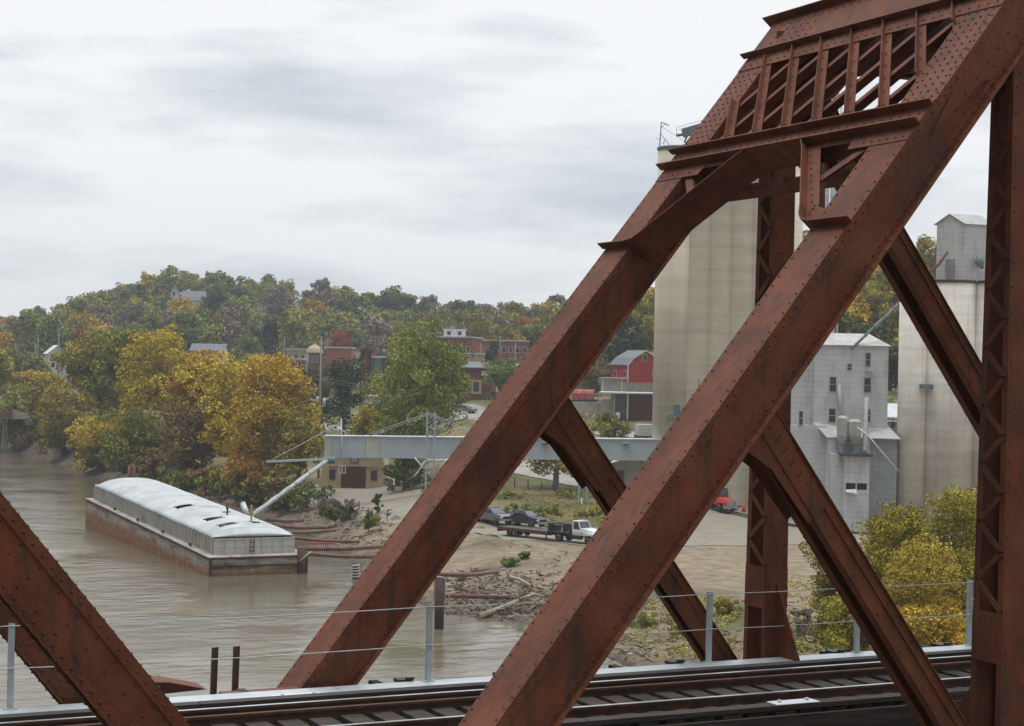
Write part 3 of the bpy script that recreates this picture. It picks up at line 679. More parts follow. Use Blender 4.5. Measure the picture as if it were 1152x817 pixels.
# walkway
K = thing('steel_walkway', 'narrow galvanised walkway along the far side of the track', 'walkway', (10, 4.7, -.1))
for q in range(12):
    b = MB(); x0 = -8+q*3.2; b.box(x0, x0+3.19, 4.42, 4.95, -.125, -.10)
    n = 24
    b.build('grating', M['galv'], K)
    b = MB(); b.box(x0, x0+3.19, 4.40, 4.419, -.20, -.095); b.build('kick_edge', M['galv'], K)
b = MB()
for q in range(22): b.box(-8+q*1.85, -8+q*1.85+.12, 4.3, 5.35, -.32, -.127)
b.build('bracket', M['tar'], K)
for x in (9.05, 11.25, 13.3, 16.15, 18.2):
    b = MB(); b.box(x-.10, x+.10, 5.0, 5.2, -.13, -.085); b.box(x+.0, x+.11, 4.97, 5.03, -.085, -.055); b.build('anchor_block', M['black'], K)
for px_ in (6.53, 6.82):
    b = MB(); b.beam((px_, 5.5, -.6), (px_+.02, 5.5, .40), .05, .05); b.beam((px_+.02, 5.53, -.6), (px_+.04, 5.53, .4), .012, .09)
    b.build('rusty_stake', M['pile'], K)
# railing
Rg = thing('cable_railing', 'galvanised post and two-cable railing along the walkway', 'railing', (10, 4.92, -.1))
for x in (-5, -1, 3.86, 6.6, 9.33, 11.5, 13.76, 16.41, 18.59, 21.4, 24, 27):
    if x == 6.6: continue
    b = MB(); b.box(x-.035, x+.035, 4.87, 4.878, -.1, .93); b.box(x-.035, x-.028, 4.878, 4.93, -.1, .93); b.box(x-.08, x+.08, 4.84, 4.94, -.10, -.088)
    for z in (.9, .39): b.lathe((x+.0, 4.87, z), [(.018, 0), (.018, .012)], 8, axis=(0, -1, 0))
    b.build('post', M['galv'], Rg)
xs = [-5, -1, 3.86, 9.33, 11.5, 13.76, 16.41, 18.59, 21.4, 24, 27]
for z in (.90, .39):
    b = MB(); pts = []
    for x0, x1 in zip(xs, xs[1:]):
        for j in range(6):
            u = j/6; pts.append((x0+(x1-x0)*u, 4.86, z-.10*(x1-x0)/5*u*(1-u)))
    pts.append((xs[-1], 4.86, z)); b.tube(pts, .0065, 5); b.build('cable', M['galv'], Rg)

# ================================================================ GRAIN ELEVATORS
def vf(px0, py0, px1, py1, d):           # box limits on a view-facing plane: a0, a1, ztop, zbot
    ym = (py0+py1)/2
    return PX(px0, ym, d)[0], PX(px1, ym, d)[0], PX((px0+px1)/2, py0, d)[1], PX((px0+px1)/2, py1, d)[1]
def fb(mb, a0, a1, z0, z1, d0, d1, mi=0, skew=0):
    mb.hexa([W(a0, d0, z0), W(a1, d0+skew, z0), W(a1, d1+skew, z0), W(a0, d1, z0), W(a0, d0, z1), W(a1, d0+skew, z1), W(a1, d1+skew, z1), W(a0, d1, z1)], mi)
DS = 246
a_l = PX(739, 330, DS)[0]; topz = PX(760, 165, DS)[1]
E1 = thing('grain_elevator', 'tall pale concrete grain elevator of joined round silos behind the portal', 'grain elevator', G(a_l+9, DS))
def silo_shell(name, cx_, cd_, r, z0, z1, parent, material, n=40, flute=0):
    b = MB(); vs = []
    c = W(cx_, cd_, 0)
    b.lathe(c, [(r, z0), (r, z1)], n); return b.build(name, material, parent)
gz = -17
centres = [(a_l+3.0, DS+3.4, 3.0), (a_l+18.0, DS+3.6, 3.0)]
for i, (ca_, cd_, r) in enumerate(centres): silo_shell('silo', ca_, cd_, r, gz, topz, E1, M['conc'])
def arc_bay(a0, a1, bulge, d0, z0, z1, parent, material):
    b = MB(); n = 14; poly = [W(a1, d0+9, z0), W(a0, d0+9, z0)]+[W(a0+(a1-a0)*k/n, d0+bulge*(2*k/n-1)**2, z0) for k in range(n+1)]
    b.prism(poly, (0, 0, z1-z0)); return b.build('silo_bay', material, parent)
for i in range(4): arc_bay(a_l+4.45+3.05*i, a_l+4.45+3.05*(i+1)-.004, .62, DS+.25, gz, topz-.004*i, E1, M['conc'])
b = MB()
for i, (ca_, cd_, r) in enumerate(centres): b.lathe(W(ca_, cd_, 0), [(r+.12, topz), (r+.12, topz+.35), (r-.1, topz+.36)], 40)
fb(b, a_l+3, a_l+18, topz+.01, topz+.352, DS-.1, DS+7)
b.build('roof_rim', M['bluegrey'], E1)
b = MB(); Pq = at(756, 488, DS-1.5); 
for y_, w_ in ((473, 13), (468, 8)): 
    a0, a1, zt_, zb_ = vf(752, y_-2, 752+w_, y_, DS-3); fb(b, a0, a1, zb_, zt_, DS-3.2, DS-1)
a0, a1, zt_, zb_ = vf(758, 455, 765, 467, DS-2.5); fb(b, a0, a1, zb_, zt_, DS-2.6, DS-1.4)
b.tube([at(751, 474, DS-3.2), at(751, 464, DS-3.2), at(760, 464, DS-3.2)], .06, 5)
b.build('wall_platform', M['bluegrey'], E1)
b = MB(); b.tube([at(786, 424, DS-1.6), at(786, 438, DS-1.6)], .09, 6); b.tube([at(777, 444, DS-1.5), at(783, 444, DS-1.5)], .12, 6); b.build('conduit', M['bluegrey'], E1)
# things on its roof
rt = lambda px, py, dd=3: at(px, py, DS+dd)
b = MB(); b.tube([rt(742, 166), rt(744, 137)], .08, 5); b.tube([rt(744, 137), rt(753, 141)], .07, 5); b.tube([rt(744, 143), rt(750, 138)], .04, 5)
b.tube([rt(744, 142), rt(757, 150), rt(769, 158)], .025, 4); b.tube([rt(743, 150), rt(752, 161), rt(753, 163)], .05, 5); b.tube([rt(748, 157), rt(746, 162)], .05, 5); b.tube([rt(737, 155), rt(742, 156)], .03, 4)
solo(b, 'roof_davit', M['bluegrey'], 'thin bent pipe davit on the corner of the tall concrete elevator roof', 'davit', rt(742, 166))
b = MB(); b.tube([rt(761, 152), rt(768, 151), rt(776, 150)], .22, 6); b.beam(rt(768, 150), rt(790, 143), .9, 1.2); b.beam(rt(771, 151), rt(771, 144), .5, .7)
b.beam(rt(770, 160), rt(774, 150), .25, .25); b.beam(rt(776, 161), rt(779, 150), .25, .25); b.tube([rt(761, 146), rt(790, 138)], .03, 4); b.tube([rt(761, 143), rt(790, 135)], .03, 4); b.tube([rt(761, 152), rt(761, 143)], .03, 4)
solo(b, 'roof_conveyor', M['bluegrey'], 'blue-grey conveyor head with handrail on the tall elevator roof', 'conveyor', rt(772, 162))
# elevator leg tower
DL = 262
TL = thing('elevator_leg', 'pale twin pipe elevator leg seen through the knee of the portal', 'elevator leg', G(PX(934, 580, DL)[0], DL))
for px in (928, 937):
    b = MB(); aa = PX(px, 300, DL)[0]; zt_ = PX(px, 84, DL)[1]; fb(b, aa-.45, aa+.45, H(aa, DL)-1, zt_, DL, DL+.9); b.build('leg_casing', M['white_roof'], TL)
b = MB(); aa = PX(943, 300, DL)[0]; b.tube([W(aa, DL, H(aa, DL)-1), W(aa, DL, PX(943, 110, DL)[1])], .16, 6); 
for k in range(16):
    z = -14+k*3.2; b.beam(W(aa, DL-.1, z), W(PX(925, 300, DL)[0], DL-.1, z+.0), .1, .1)
b.build('ladder_pipe', M['galv'], TL)
b = MB(); a0, a1, zt_, zb_ = vf(920, 78, 948, 92, DL); fb(b, a0, a1, zb_, zt_, DL-.6, DL+1.6); b.build('head_box', M['white_roof'], TL)

# right elevator
DR = 232
E2 = thing('grain_elevator', 'stained pale concrete silos with a grey metal headhouse beyond the yellow bush', 'grain elevator', G(PX(1070, 560, DR)[0], DR))
z2 = PX(1075, 316, DR)[1]
aL = PX(1018, 440, DR)[0]
for ca_, r, dd in ((aL+1.9, 1.9, 2.2), (aL+3.9+3.0, 3.6, 1.2), (aL+13.2, 3.6, 1.2)):
    silo_shell('silo', ca_, DR+dd+r, r, -18, z2, E2, M['conc2'])
b = MB(); fb(b, aL+2.5, aL+15, -18, z2-.02, DR+4.3, DR+10); b.build('infill_wall', M['conc2'], E2)
b = MB()
for ca_, r, dd in ((aL+1.9, 1.9, 2.2), (aL+6.9, 3.6, 1.2), (aL+13.2, 3.6, 1.2)): b.lathe(W(ca_, DR+dd+r, 0), [(r+.1, z2), (r+.1, z2+.3), (r-.1, z2+.31)], 40)
b.build('roof_rim', M['pile'], E2)
for px, y0_, y1_ in ((1037, 385, 520), (1033, 500, 545)):
    b = MB(); b.tube([at(px, y0_, DR+2.6), at(px-3, y1_, DR+2.6)], .09, 6); b.build('downpipe', M['pipe'], E2)
b = MB(); a0, a1, zt_, zb_ = vf(1034, 432, 1048, 437, DR+2.5); fb(b, a0, a1, zb_, zt_, DR+1.4, DR+4); b.build('wall_platform', M['bluegrey'], E2)
# headhouse: gabled metal box standing on the silos
HH = thing('headhouse', 'small gabled grey metal headhouse on the right concrete silos', 'headhouse', at(1082, 312, DR+4))
cor = ad(at(1084, 300, DR+2)); z0 = z2+.05; zt_ = PX(1084, 251, DR+2)[1]; zr = PX(1072, 241, DR+3)[1]
ldir = Vector((-.80, .60)); rdir = Vector((.93, .36)); cc = Vector(cor)
def hp(u, v, z): q = cc+ldir*u+rdir*v; return W(q.x, q.y, z)
LW, RW = 3.9, 4.6
b = MB(); b.add([hp(0, 0, z0), hp(0, RW, z0), hp(LW, RW, z0), hp(LW, 0, z0), hp(0, 0, zt_), hp(0, RW, zt_), hp(LW, RW, zt_), hp(LW, 0, zt_), hp(LW/2, 0, zr), hp(LW/2, RW, zr)],
      [(0, 1, 5, 4), (2, 3, 7, 6), (1, 2, 6, 9, 5), (3, 0, 4, 8, 7)]); b.build('wall', M['mill'], HH)
b = MB()
for u0, u1, za, zb2 in ((-.25, LW/2, zt_-.12, zr+.04), (LW/2, LW+.25, zr+.04, zt_-.12)):
    b.hexa([hp(u0, -.25, za), hp(u1, -.25, zb2), hp(u1, RW+.25, zb2), hp(u0, RW+.25, za), hp(u0, -.25, za+.1), hp(u1, -.25, zb2+.1), hp(u1, RW+.25, zb2+.1), hp(u0, RW+.25, za+.1)])
b.build('roof', M['mill_roof'], HH)
b = MB(); b.hexa([hp(-.03, 2.6, z0+1.9), hp(-.03, 3.2, z0+1.9), hp(.03, 3.2, z0+1.9), hp(.03, 2.6, z0+1.9), hp(-.03, 2.6, z0+3.4), hp(-.03, 3.2, z0+3.4), hp(.03, 3.2, z0+3.4), hp(.03, 2.6, z0+3.4)]); b.build('window', M['glass'], HH)
b = MB(); b.hexa([hp(1.2, -.03, z0+.1), hp(2.6, -.03, z0+.1), hp(2.6, .03, z0+.1), hp(1.2, .03, z0+.1), hp(1.2, -.03, z0+3.1), hp(2.6, -.03, z0+3.1), hp(2.6, .03, z0+3.1), hp(1.2, .03, z0+3.1)]); b.build('door', M['mill_dark'], HH)
b = MB(); b.tube([at(1044, 313, DR+2), at(1046, 306, DR+2), at(1056, 297, DR+2), at(1066, 283, DR+2)], .2, 6); b.lathe(at(1046, 314, DR+2), [(.5, 0), (.5, .9)], 8)
solo(b, 'roof_spout', M['pipe'], 'rusty brown pipe rising from the right silo roof past the headhouse', 'pipe', at(1045, 314, DR+2))
b = MB(); b.lathe(at(1102, 300, DR+2), [(.3, 0), (.7, .6), (.4, 1.5), (.15, 1.6)], 8); b.tube([at(1102, 300, DR+2), at(1096, 290, DR+2)], .12, 6)
solo(b, 'roof_fan', M['blue_pipe'], 'small blue-green blower on the silo roof beside the headhouse', 'blower', at(1102, 306, DR+2))

# ---------------------------------------------------------------- mill
DM = 238
A_ = lambda px, py=480, d=DM: PX(px, py, d)[0]
Z_ = lambda py, px=960, d=DM: PX(px, py, d)[1]
ML = thing('feed_mill', 'grey corrugated metal feed mill with tall narrow windows between the silos', 'mill', G(A_(955), DM))
aT0, aT1, aT2 = A_(884), A_(915.5), A_(998)
b = MB(); ze = Z_(389); zr = Z_(375)
fb(b, aT1, aT2, -17, ze, DM, DM+9); fb(b, aT0-2, aT1-.01, -17, ze-.3, DM+1.5, DM+8)
b.build('wall', M['mill'], ML)
b = MB(); aR0, aR1 = A_(930), A_(983)
for sgn, d0, d1 in ((1, DM-.3, DM+4.5), (-1, DM+9.3, DM+4.5)):
    b.hexa([W(aT1-.3, d0, ze), W(aT2+.3, d0, ze), W(aR1, d1, zr), W(aR0-2.5, d1, zr), W(aT1-.3, d0, ze+.12), W(aT2+.3, d0, ze+.12), W(aR1, d1, zr+.12), W(aR0-2.5, d1, zr+.12)])
b.add([W(aT2+.3, DM-.3, ze+.1), W(aT2+.3, DM+9.3, ze+.1), W(aR1, DM+4.5, zr+.1)], [(0, 1, 2)])
b.add([W(aT1-.3, DM-.3, ze+.1), W(aT1-.3, DM+9.3, ze+.1), W(aR0-2.5, DM+4.5, zr+.1)], [(0, 2, 1)])
b.build('roof', M['mill_roof'], ML)
# front annex with lean-to roof
DA = DM-4
b = MB(); zl = Z_(493, 960, DA); zh = Z_(477)
fb(b, aT0-2, A_(932, 520, DA), -17, Z_(478, 905, DM-1.5), DM-1.5, DM+1.4)
fb(b, A_(932, 520, DA), A_(978, 520, DA), -17, zl, DA, DM-.02)
b.build('annex_wall', M['mill'], ML)
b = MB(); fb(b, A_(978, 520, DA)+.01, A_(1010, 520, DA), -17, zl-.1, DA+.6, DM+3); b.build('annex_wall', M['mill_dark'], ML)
b = MB(); b.hexa([W(A_(930, 493, DA), DA-.2, zl), W(A_(1013, 493, DA), DA-.2, zl), W(A_(1000, 477), DM+2, zh), W(A_(915, 477), DM-.01, zh), W(A_(930, 493, DA), DA-.2, zl+.12), W(A_(1013, 493, DA), DA-.2, zl+.12), W(A_(1000, 477), DM+2, zh+.12), W(A_(915, 477), DM-.01, zh+.12)])
b.build('lean_to_roof', M['mill_roof'], ML)
DB = DM-7
b = MB(); fb(b, A_(937, 540, DB), A_(950, 540, DB), -17, Z_(511, 945, DB), DB+1.5, DA-.02); fb(b, A_(950, 540, DB)+.005, A_(978, 540, DB), -17, Z_(512, 960, DB), DB, DA-.02)
b.build('loading_bay', M['mill'], ML)
b = MB(); fb(b, A_(946, 511, DB), A_(981, 511, DB), Z_(513, 960, DB), Z_(510, 960, DB), DB-.6, DA-.03); b.build('platform', M['timber_grey'], ML)
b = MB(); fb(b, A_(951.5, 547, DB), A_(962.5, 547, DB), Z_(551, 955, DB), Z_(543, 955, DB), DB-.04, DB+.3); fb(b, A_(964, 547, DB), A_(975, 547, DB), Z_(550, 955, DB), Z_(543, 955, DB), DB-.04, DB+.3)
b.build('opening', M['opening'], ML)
b = MB(); b.hexa([W(A_(951, 552, DB), DB-.5, Z_(553, 955, DB)), W(A_(963, 552, DB), DB-.7, Z_(555, 955, DB)), W(A_(963, 552, DB), DB-.05, Z_(550, 955, DB)), W(A_(951, 552, DB), DB-.05, Z_(551, 955, DB)), W(A_(951, 552, DB), DB-.5, Z_(552.3, 955, DB)), W(A_(963, 552, DB), DB-.7, Z_(554.3, 955, DB)), W(A_(963, 552, DB), DB-.05, Z_(549.4, 955, DB)), W(A_(951, 552, DB), DB-.05, Z_(550.4, 955, DB))]); b.build('hatch_flap', M['white'], ML)
wins = [(976.5, 404.5, 5, 15, DM), (955.5, 412.5, 4.3, 6.5, DM), (937, 432, 7, 16, DM), (975.7, 433, 7, 16, DM), (936, 467, 7, 15, DM), (901, 470, 4, 15, DM-1.5), (977, 467, 3.6, 14, DM)]
for (x, y, w_, h_, dd) in wins:
    b = MB(); a0, a1, zt2, zb2 = vf(x-w_/2, y-h_/2, x+w_/2, y+h_/2, dd); t_ = .09
    for q in ((a0-t_, a0, zb2-t_, zt2+t_), (a1, a1+t_, zb2-t_, zt2+t_)): fb(b, *q, dd-.10, dd-.005)
    for q in ((a0, a1, zt2, zt2+t_), (a0, a1, zb2-t_, zb2), (a0, a1, (zt2+zb2)/2-.04, (zt2+zb2)/2+.04)): fb(b, *q, dd-.09, dd-.006)
    wo = b.build('window', M['mill_roof'], ML)
    b = MB(); fb(b, a0, a1, zb2, zt2, dd-.03, dd-.008); b.build('pane', M['glass'], wo)
b = MB(); b.tube([at(944, 432, DM-.5), at(945, 455, DM-.6), at(950, 476, DM-1)], .28, 8); b.tube([at(975, 447, DM-1.2), at(974, 470, DM-1.5), at(973, 508, DB)], .32, 8)
b.build('spout_pipe', M['mill_roof'], ML)
for px in (947.5, 961):
    b = MB(); r = .75 if px < 950 else .95; zt2 = Z_(470 if px < 950 else 474, px, DM-5)
    c0 = at(px, 490, DM-5); zc = Z_(487, px, DM-5); zb2 = Z_(509, px, DM-5)
    b.lathe(Vector((c0.x, c0.y, 0)), [(.2, zb2), (.22, zb2+.4), (r, zc-.3), (r, zc-.29), (r, zt2), (r, zt2+.01), (.3, zt2+.35)], 18, smooth=False); b.build('dust_cyclone', M['mill_roof'], ML)
b = MB()
for px in (941, 952, 956, 969): b.beam(at(px, 495, DM-5.4), at(px, 510, DM-5.4), .12, .12)
b.beam(at(940, 500, DM-5.5), at(972, 500, DM-5.5), .08, .1); b.build('stand', M['bluegrey'], ML)
b = MB(); b.tube([at(962, 479, DM-5.5), at(975, 488, DB-.5), at(1011, 530, DB-.5)], .11, 6); b.build('drop_pipe', M['white_roof'], ML)
b = MB(); b.beam(at(973, 417, DM-.3), at(983, 418, DM-.3), .5, .1); b.build('light_hood', M['mill_roof'], ML)
b = MB(); b.tube([at(958, 392, DM-.5), at(985, 366, DM+1), at(1013, 340, DM+2), at(1047, 308, DM+1)], .2, 8)
for k in range(5): b.lathe(at(963+k*11, 387-k*10.3, DM-.3+k*.5), [(.26, -.08), (.26, .08)], 8, axis=(RH*1+ZU*.9))
solo(b, 'overhead_spout', M['blue_pipe'], 'blue-grey spout pipe slanting from the mill roof up to the right silo', 'pipe', at(958, 392, DM-.5))
b = MB(); p = at(1000, 566, 228)
for k in range(9):
    q = W(A_(981+k*3.0, 575, 228), 228+rnd.uniform(-1, 1), -16.5+rnd.uniform(0, .9)); b.beam(q, q+Vector((rnd.uniform(-2, 2), rnd.uniform(-1, 1), rnd.uniform(-.3, .9))), .3, .25)
solo(b, 'scrap_pile', M['pile'], 'heap of dark scrap iron at the foot of the mill', 'scrap pile', W(A_(990, 575, 228), 228, -16.5))

# ================================================================ CONVEYOR GALLERY over the lot
DG0, DG1 = 252, 247
CG = thing('conveyor_gallery', 'long pale blue-grey enclosed conveyor gallery crossing high over the gravel lot', 'conveyor gallery', at(550, 516, 250))
gl = lambda px: (PX(px, 503, DG0+(DG1-DG0)*(px-365)/377)[0], DG0+(DG1-DG0)*(px-365)/377)
zt0, zb0 = PX(365, 490, DG0)[1], PX(365, 514, DG0)[1]; zt1, zb1 = PX(742, 494, DG1)[1], PX(742, 517.5, DG1)[1]
def gz_(px): u = (px-365)/377; return zb0+(zb1-zb0)*u, zt0+(zt1-zt0)*u
def gbox(mb, x0, x1, f0, f1, dn, df, mi=0):
    P_ = []
    for f in (0, 1):
        for (x, dd) in ((x0, dn), (x1, dn), (x1, df), (x0, df)):
            a, d = gl(x); zb, zt = gz_(x); P_.append(W(a, d+dd, zb+(zt-zb)*(f0 if f == 0 else f1)))
    mb.hexa(P_, mi)
segs = [(365, 373, 1), (373.3, 383, 0), (383.3, 411, 0), (411.3, 427, 1), (427.3, 484, 0), (484.3, 560, 0), (560.3, 650, 0), (650.3, 760, 0)]
for x0, x1, k in segs:
    b = MB(); gbox(b, x0, x1, .04, .97, 0, 2.2); b.build('wall_panel', M['gallery_yellow'] if k else M['gallery'], CG)
b = MB(); gbox(b, 364, 760, .972, 1.02, -.18, 2.4); b.build('roof', M['white_roof'], CG)
b = MB(); gbox(b, 364, 760, -.02, .038, -.1, 2.3); b.build('floor', M['galv'], CG)
for x in (613, 704):
    b = MB(); gbox(b, x-3.4, x+3.4, .66, .90, -.35, -.01); hb_ = b.build('vent_hood', M['galv'], CG)
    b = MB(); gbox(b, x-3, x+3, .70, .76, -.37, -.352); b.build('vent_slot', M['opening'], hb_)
b = MB()
for p, q in (((371, 489), (370, 479)), ((381, 489), (379, 479)), ((370, 479), (379, 478)), ((379, 479), (392, 489)), ((385, 531), (384, 470))):
    b.tube([at(*p, 251), at(*q, 251)], .09, 5)
b.build('pipe_frame', M['white_roof'], CG)
b = MB()
for p, q in (((381.5, 524), (388.5, 524)), ((381.5, 532), (388.5, 532)), ((381.5, 524), (381.5, 532)), ((388.5, 524), (388.5, 532)), ((385, 524), (385, 532))): b.beam(at(*p, 250.5), at(*q, 250.5), .12, .12)
b.build('hanging_cage', M['white_roof'], CG)
# loading spout, boom and cable
LS = thing('loading_spout', 'pale grey grain spout slanting from the gallery end down to the barge', 'loading spout', at(368, 517, 248))
b = MB(); p0 = at(369, 517, 248); p1 = at(283, 580, 209)
pts = [p0.lerp(p1, i/12) for i in range(13)]; b.tube(pts, [.34 if i % 2 else .27 for i in range(13)], 10); b.build('chute_tube', mat('dusty_steel', (.30, .33, .34), (.44, .47, .48), .9, .7, dark=(.22, .21, .19), dscale=.6), LS)
b = MB(); b.lathe(at(371, 517, 248), [(.8, -.5), (.8, .4)], 10); b.build('hopper', M['bluegrey'], LS)
b = MB(); b.tube([p1, at(281, 586, 208.5)], .3, 8); b.tube([at(284, 578, 209), at(277, 588, 208)], .12, 6); b.build('spout_tip', M['yellow'], LS)
b = MB(); b.tube([at(273, 566, 209), at(279, 580, 208)], [.35, .3], 8); b.build('deflector', M['galv'], LS)
b = MB(); b.beam(at(300, 519, 238), at(368, 516, 247), .35, .3); b.tube([at(304, 518, 238), at(371, 482, 250)], .035, 4)
solo(b, 'swing_boom', M['galv'], 'horizontal steel boom with a stay cable reaching out from the gallery end', 'boom', at(368, 516, 247))
def mast(px, ytop, ybase, d, label):
    base = at(px, ybase, d); a, dd = ad(base); g = G(a, dd); t = thing('lattice_mast', label, 'mast', g, group='lattice masts carrying the gallery')
    zt = at(px, ytop, d).z; h = .55
    cs = [(-h, -h), (h, -h), (h, h), (-h, h)]
    b = MB()
    for i, (x, y) in enumerate(cs): b.beam(W(a+x, dd+y, g.z-.3), W(a+x, dd+y, zt), .16, .16)
    b.build('mast_leg', M['galv'], t)
    b = MB(); z = g.z; k = 0
    while z < zt-1.2:
        for i in range(4):
            x0, y0 = cs[i]; x1, y1 = cs[(i+1) % 4]
            if k % 2: x0, y0, x1, y1 = x1, y1, x0, y0
            b.beam(W(a+x0, dd+y0, z), W(a+x1, dd+y1, z+1.2), .07, .07)
        z += 1.2; k += 1
    b.build('bracing', M['galv'], t); return t
t = mast(483, 463, 562, 247.2, 'lattice mast topped by guy cables, rising through the gallery beside the big tree')
b = MB()
for q in ((365, 514+0), ): pass
b.tube([at(478, 518, 247), at(470, 531, 247), at(465, 536, 247)], .12, 5); b.tube([at(489, 533, 247), at(500, 520, 247), at(505, 515, 247)], .12, 5); b.tube([at(466, 514, 247), at(478, 528, 247)], .12, 5)
b.build('knee_pipe', M['white_roof'], t)
b = MB()
for p, q in (((483, 464), (405, 491)), ((483, 466), (414, 491)), ((483, 464), (545, 491)), ((483, 466), (538, 491))): b.tube([at(*p, 247.2), at(*q, 249)], .035, 4)
b.build('guy_cable', M['galv'], t)
t = mast(655, 516, 578, 240, 'lattice mast under the gallery standing on the grassy slope behind the white truck')
b = MB(); b.tube([at(654, 560, 239), at(655, 570, 238), at(657, 578, 238)], .07, 5); b.build('hose', M['white_roof'], t)

# ================================================================ BUILDINGS
def win(parent, poly4, frame=M['white'], pane=M['glass'], inset=.0, name='window', fr=.12):
    # poly4: bottom-left, bottom-right, top-right, top-left; outward normal from winding
    p = [Vector(q) for q in poly4]; n = (p[1]-p[0]).cross(p[3]-p[0]).normalized(); u = (p[1]-p[0]).normalized(); v = (p[3]-p[0]).normalized()
    b = MB(); q = [p[0]-u*fr-v*fr, p[1]+u*fr-v*fr, p[2]+u*fr+v*fr, p[3]-u*fr+v*fr]
    b.prism([x+n*.03 for x in q], n*.05); w_ = b.build(name, frame, parent)
    b = MB(); b.prism([x+n*.083 for x in p], n*.02); b.build('pane', pane, w_)
class Bld:
    # local frame: origin at front-left-bottom corner on the ground; u along the front, w going back
    def __init__(s, name, label, cat, px, py, d, ang, L_, D_, Hh, group=None, z=None):
        p = at(px, py, d); s.a, s.d = ad(p); s.z = p.z if z is None else z; s.L, s.D, s.H = L_, D_, Hh
        s.u = Vector((math.cos(ang), math.sin(ang))); s.w = Vector((-math.sin(ang), math.cos(ang)))
        s.t = thing(name, label, cat, W(s.a, s.d, s.z), group=group)
    def p(s, u, w_, z): q = s.u*u+s.w*w_; return W(s.a+q.x, s.d+q.y, s.z+z)
    def box(s, u0, u1, w0, w1, z0, z1, m_, name='wall', parent=None):
        b = MB(); b.hexa([s.p(u0, w0, z0), s.p(u1, w0, z0), s.p(u1, w1, z0), s.p(u0, w1, z0), s.p(u0, w0, z1), s.p(u1, w0, z1), s.p(u1, w1, z1), s.p(u0, w1, z1)]); return b.build(name, m_, parent or s.t)
    def walls(s, m_, base=3): return s.box(0, s.L, 0, s.D, -base, s.H, m_)
    def flat_roof(s, m_, over=.3, th=.4): return s.box(-over, s.L+over, -over, s.D+over, s.H+.005, s.H+th, m_, 'roof')
    def gable(s, m_, wallm, rise, along='u', over=.4, gambrel=False):
        b = MB(); g = MB(); Hh = s.H
        half = (s.D if along == 'u' else s.L)/2
        prof = [(0, 0), (half, rise), (2*half, 0)] if not gambrel else [(0, 0), (half*.30, rise*.44), (half, rise), (2*half-half*.30, rise*.44), (2*half, 0)]
        def q(t, c, z): return s.p(c, t, Hh+z) if along == 'u' else s.p(t, c, Hh+z)
        ln = s.L if along == 'u' else s.D
        for (x0, z0), (x1, z1) in zip(prof, prof[1:]):
            e0 = -over if x0 == 0 else 0; e1 = over if x1 == 2*half else 0; sl = (z1-z0)/(x1-x0)
            X0_, Z0_ = x0+e0, z0+e0*sl; X1_, Z1_ = x1+e1, z1+e1*sl
            b.hexa([q(X0_, -over, Z0_+.02), q(X1_, -over, Z1_+.02), q(X1_, ln+over, Z1_+.02), q(X0_, ln+over, Z0_+.02), q(X0_, -over, Z0_+.2), q(X1_, -over, Z1_+.2), q(X1_, ln+over, Z1_+.2), q(X0_, ln+over, Z0_+.2)])
        for c0, c1 in ((0, .1), (ln-.1, ln)):
            g = MB(); g.prism([q(x, c0, z) for x, z in prof], q(0, c1, 0)-q(0, c0, 0)); g.build('gable_wall', wallm, s.t)
        return b.build('roof', m_, s.t)
    def fwin(s, u, z, w_, h_, **k): win(s.t, [s.p(u, 0, z), s.p(u+w_, 0, z), s.p(u+w_, 0, z+h_), s.p(u, 0, z+h_)], **k)
    def lwin(s, w0, z, w_, h_, **k): win(s.t, [s.p(0, w0+w_, z), s.p(0, w0, z), s.p(0, w0, z+h_), s.p(0, w0+w_, z+h_)], **k)
    def rwin(s, w0, z, w_, h_, **k): win(s.t, [s.p(s.L, w0, z), s.p(s.L, w0+w_, z), s.p(s.L, w0+w_, z+h_), s.p(s.L, w0, z+h_)], **k)
# garage by the gravel pad
g = Bld('garage', 'tan stucco garage with battered walls and a brown door under the gallery end', 'garage', 362, 545, 286, 0, 10.8, 9, 4.6)
b = MB(); sp_ = 1.6
b.hexa([g.p(-sp_+1.0, -.0, -.6), g.p(g.L+sp_-1.2, 0, -.6), g.p(g.L+1, g.D, -.6), g.p(-1, g.D, -.6), g.p(0.5, .3, 5.1), g.p(g.L-1.0, .3, 5.1), g.p(g.L-1.0, g.D, 5.1), g.p(.5, g.D, 5.1)]); b.build('wall', M['tan'], g.t)
b = MB(); b.hexa([g.p(.3, .1, 5.11), g.p(g.L-.8, .1, 5.11), g.p(g.L-.8, g.D, 5.11), g.p(.3, g.D, 5.11), g.p(.3, .1, 5.3), g.p(g.L-.8, .1, 5.3), g.p(g.L-.8, g.D, 5.3), g.p(.3, g.D, 5.3)]); b.build('roof', M['buff'], g.t)
g.box(3.15, 7.2, -.02, .4, -.4, 3.1, M['garage'], 'garage_door'); g.box(1.0, 9.6, .02, .5, 3.12, 3.22, M['buff'], 'trim_band')
g.box(1.2, 2.2, -.03, .3, .9, 2.5, M['glass'], 'window'); g.box(8.0, 9.05, -.03, .3, .9, 2.5, M['glass'], 'window')
sg = g.box(4.6, 5.95, .04, .3, 3.75, 4.7, M['garage'], 'sign_board')
for k in range(3): g.box(4.75, 5.8, .02, .039, 3.88+k*.27, 4.0+k*.27, M['white_roof'], 'sign_lettering', sg)
# beige shed under the gallery
g = Bld('metal_shed', 'low beige metal shed with pale roof tucked beneath the gallery', 'shed', 688, 549, 252, math.radians(-8), 6.0, 7, 3.6)
g.walls(M['buff']); g.gable(M['white_roof'], M['buff'], 1.0, 'v'); g.fwin(.8, .6, .9, 2.0, frame=M['grey_roof']); g.box(4.6, 4.75, -.06, -.01, -.3, 3.5, M['grey_roof'], 'corner_trim')
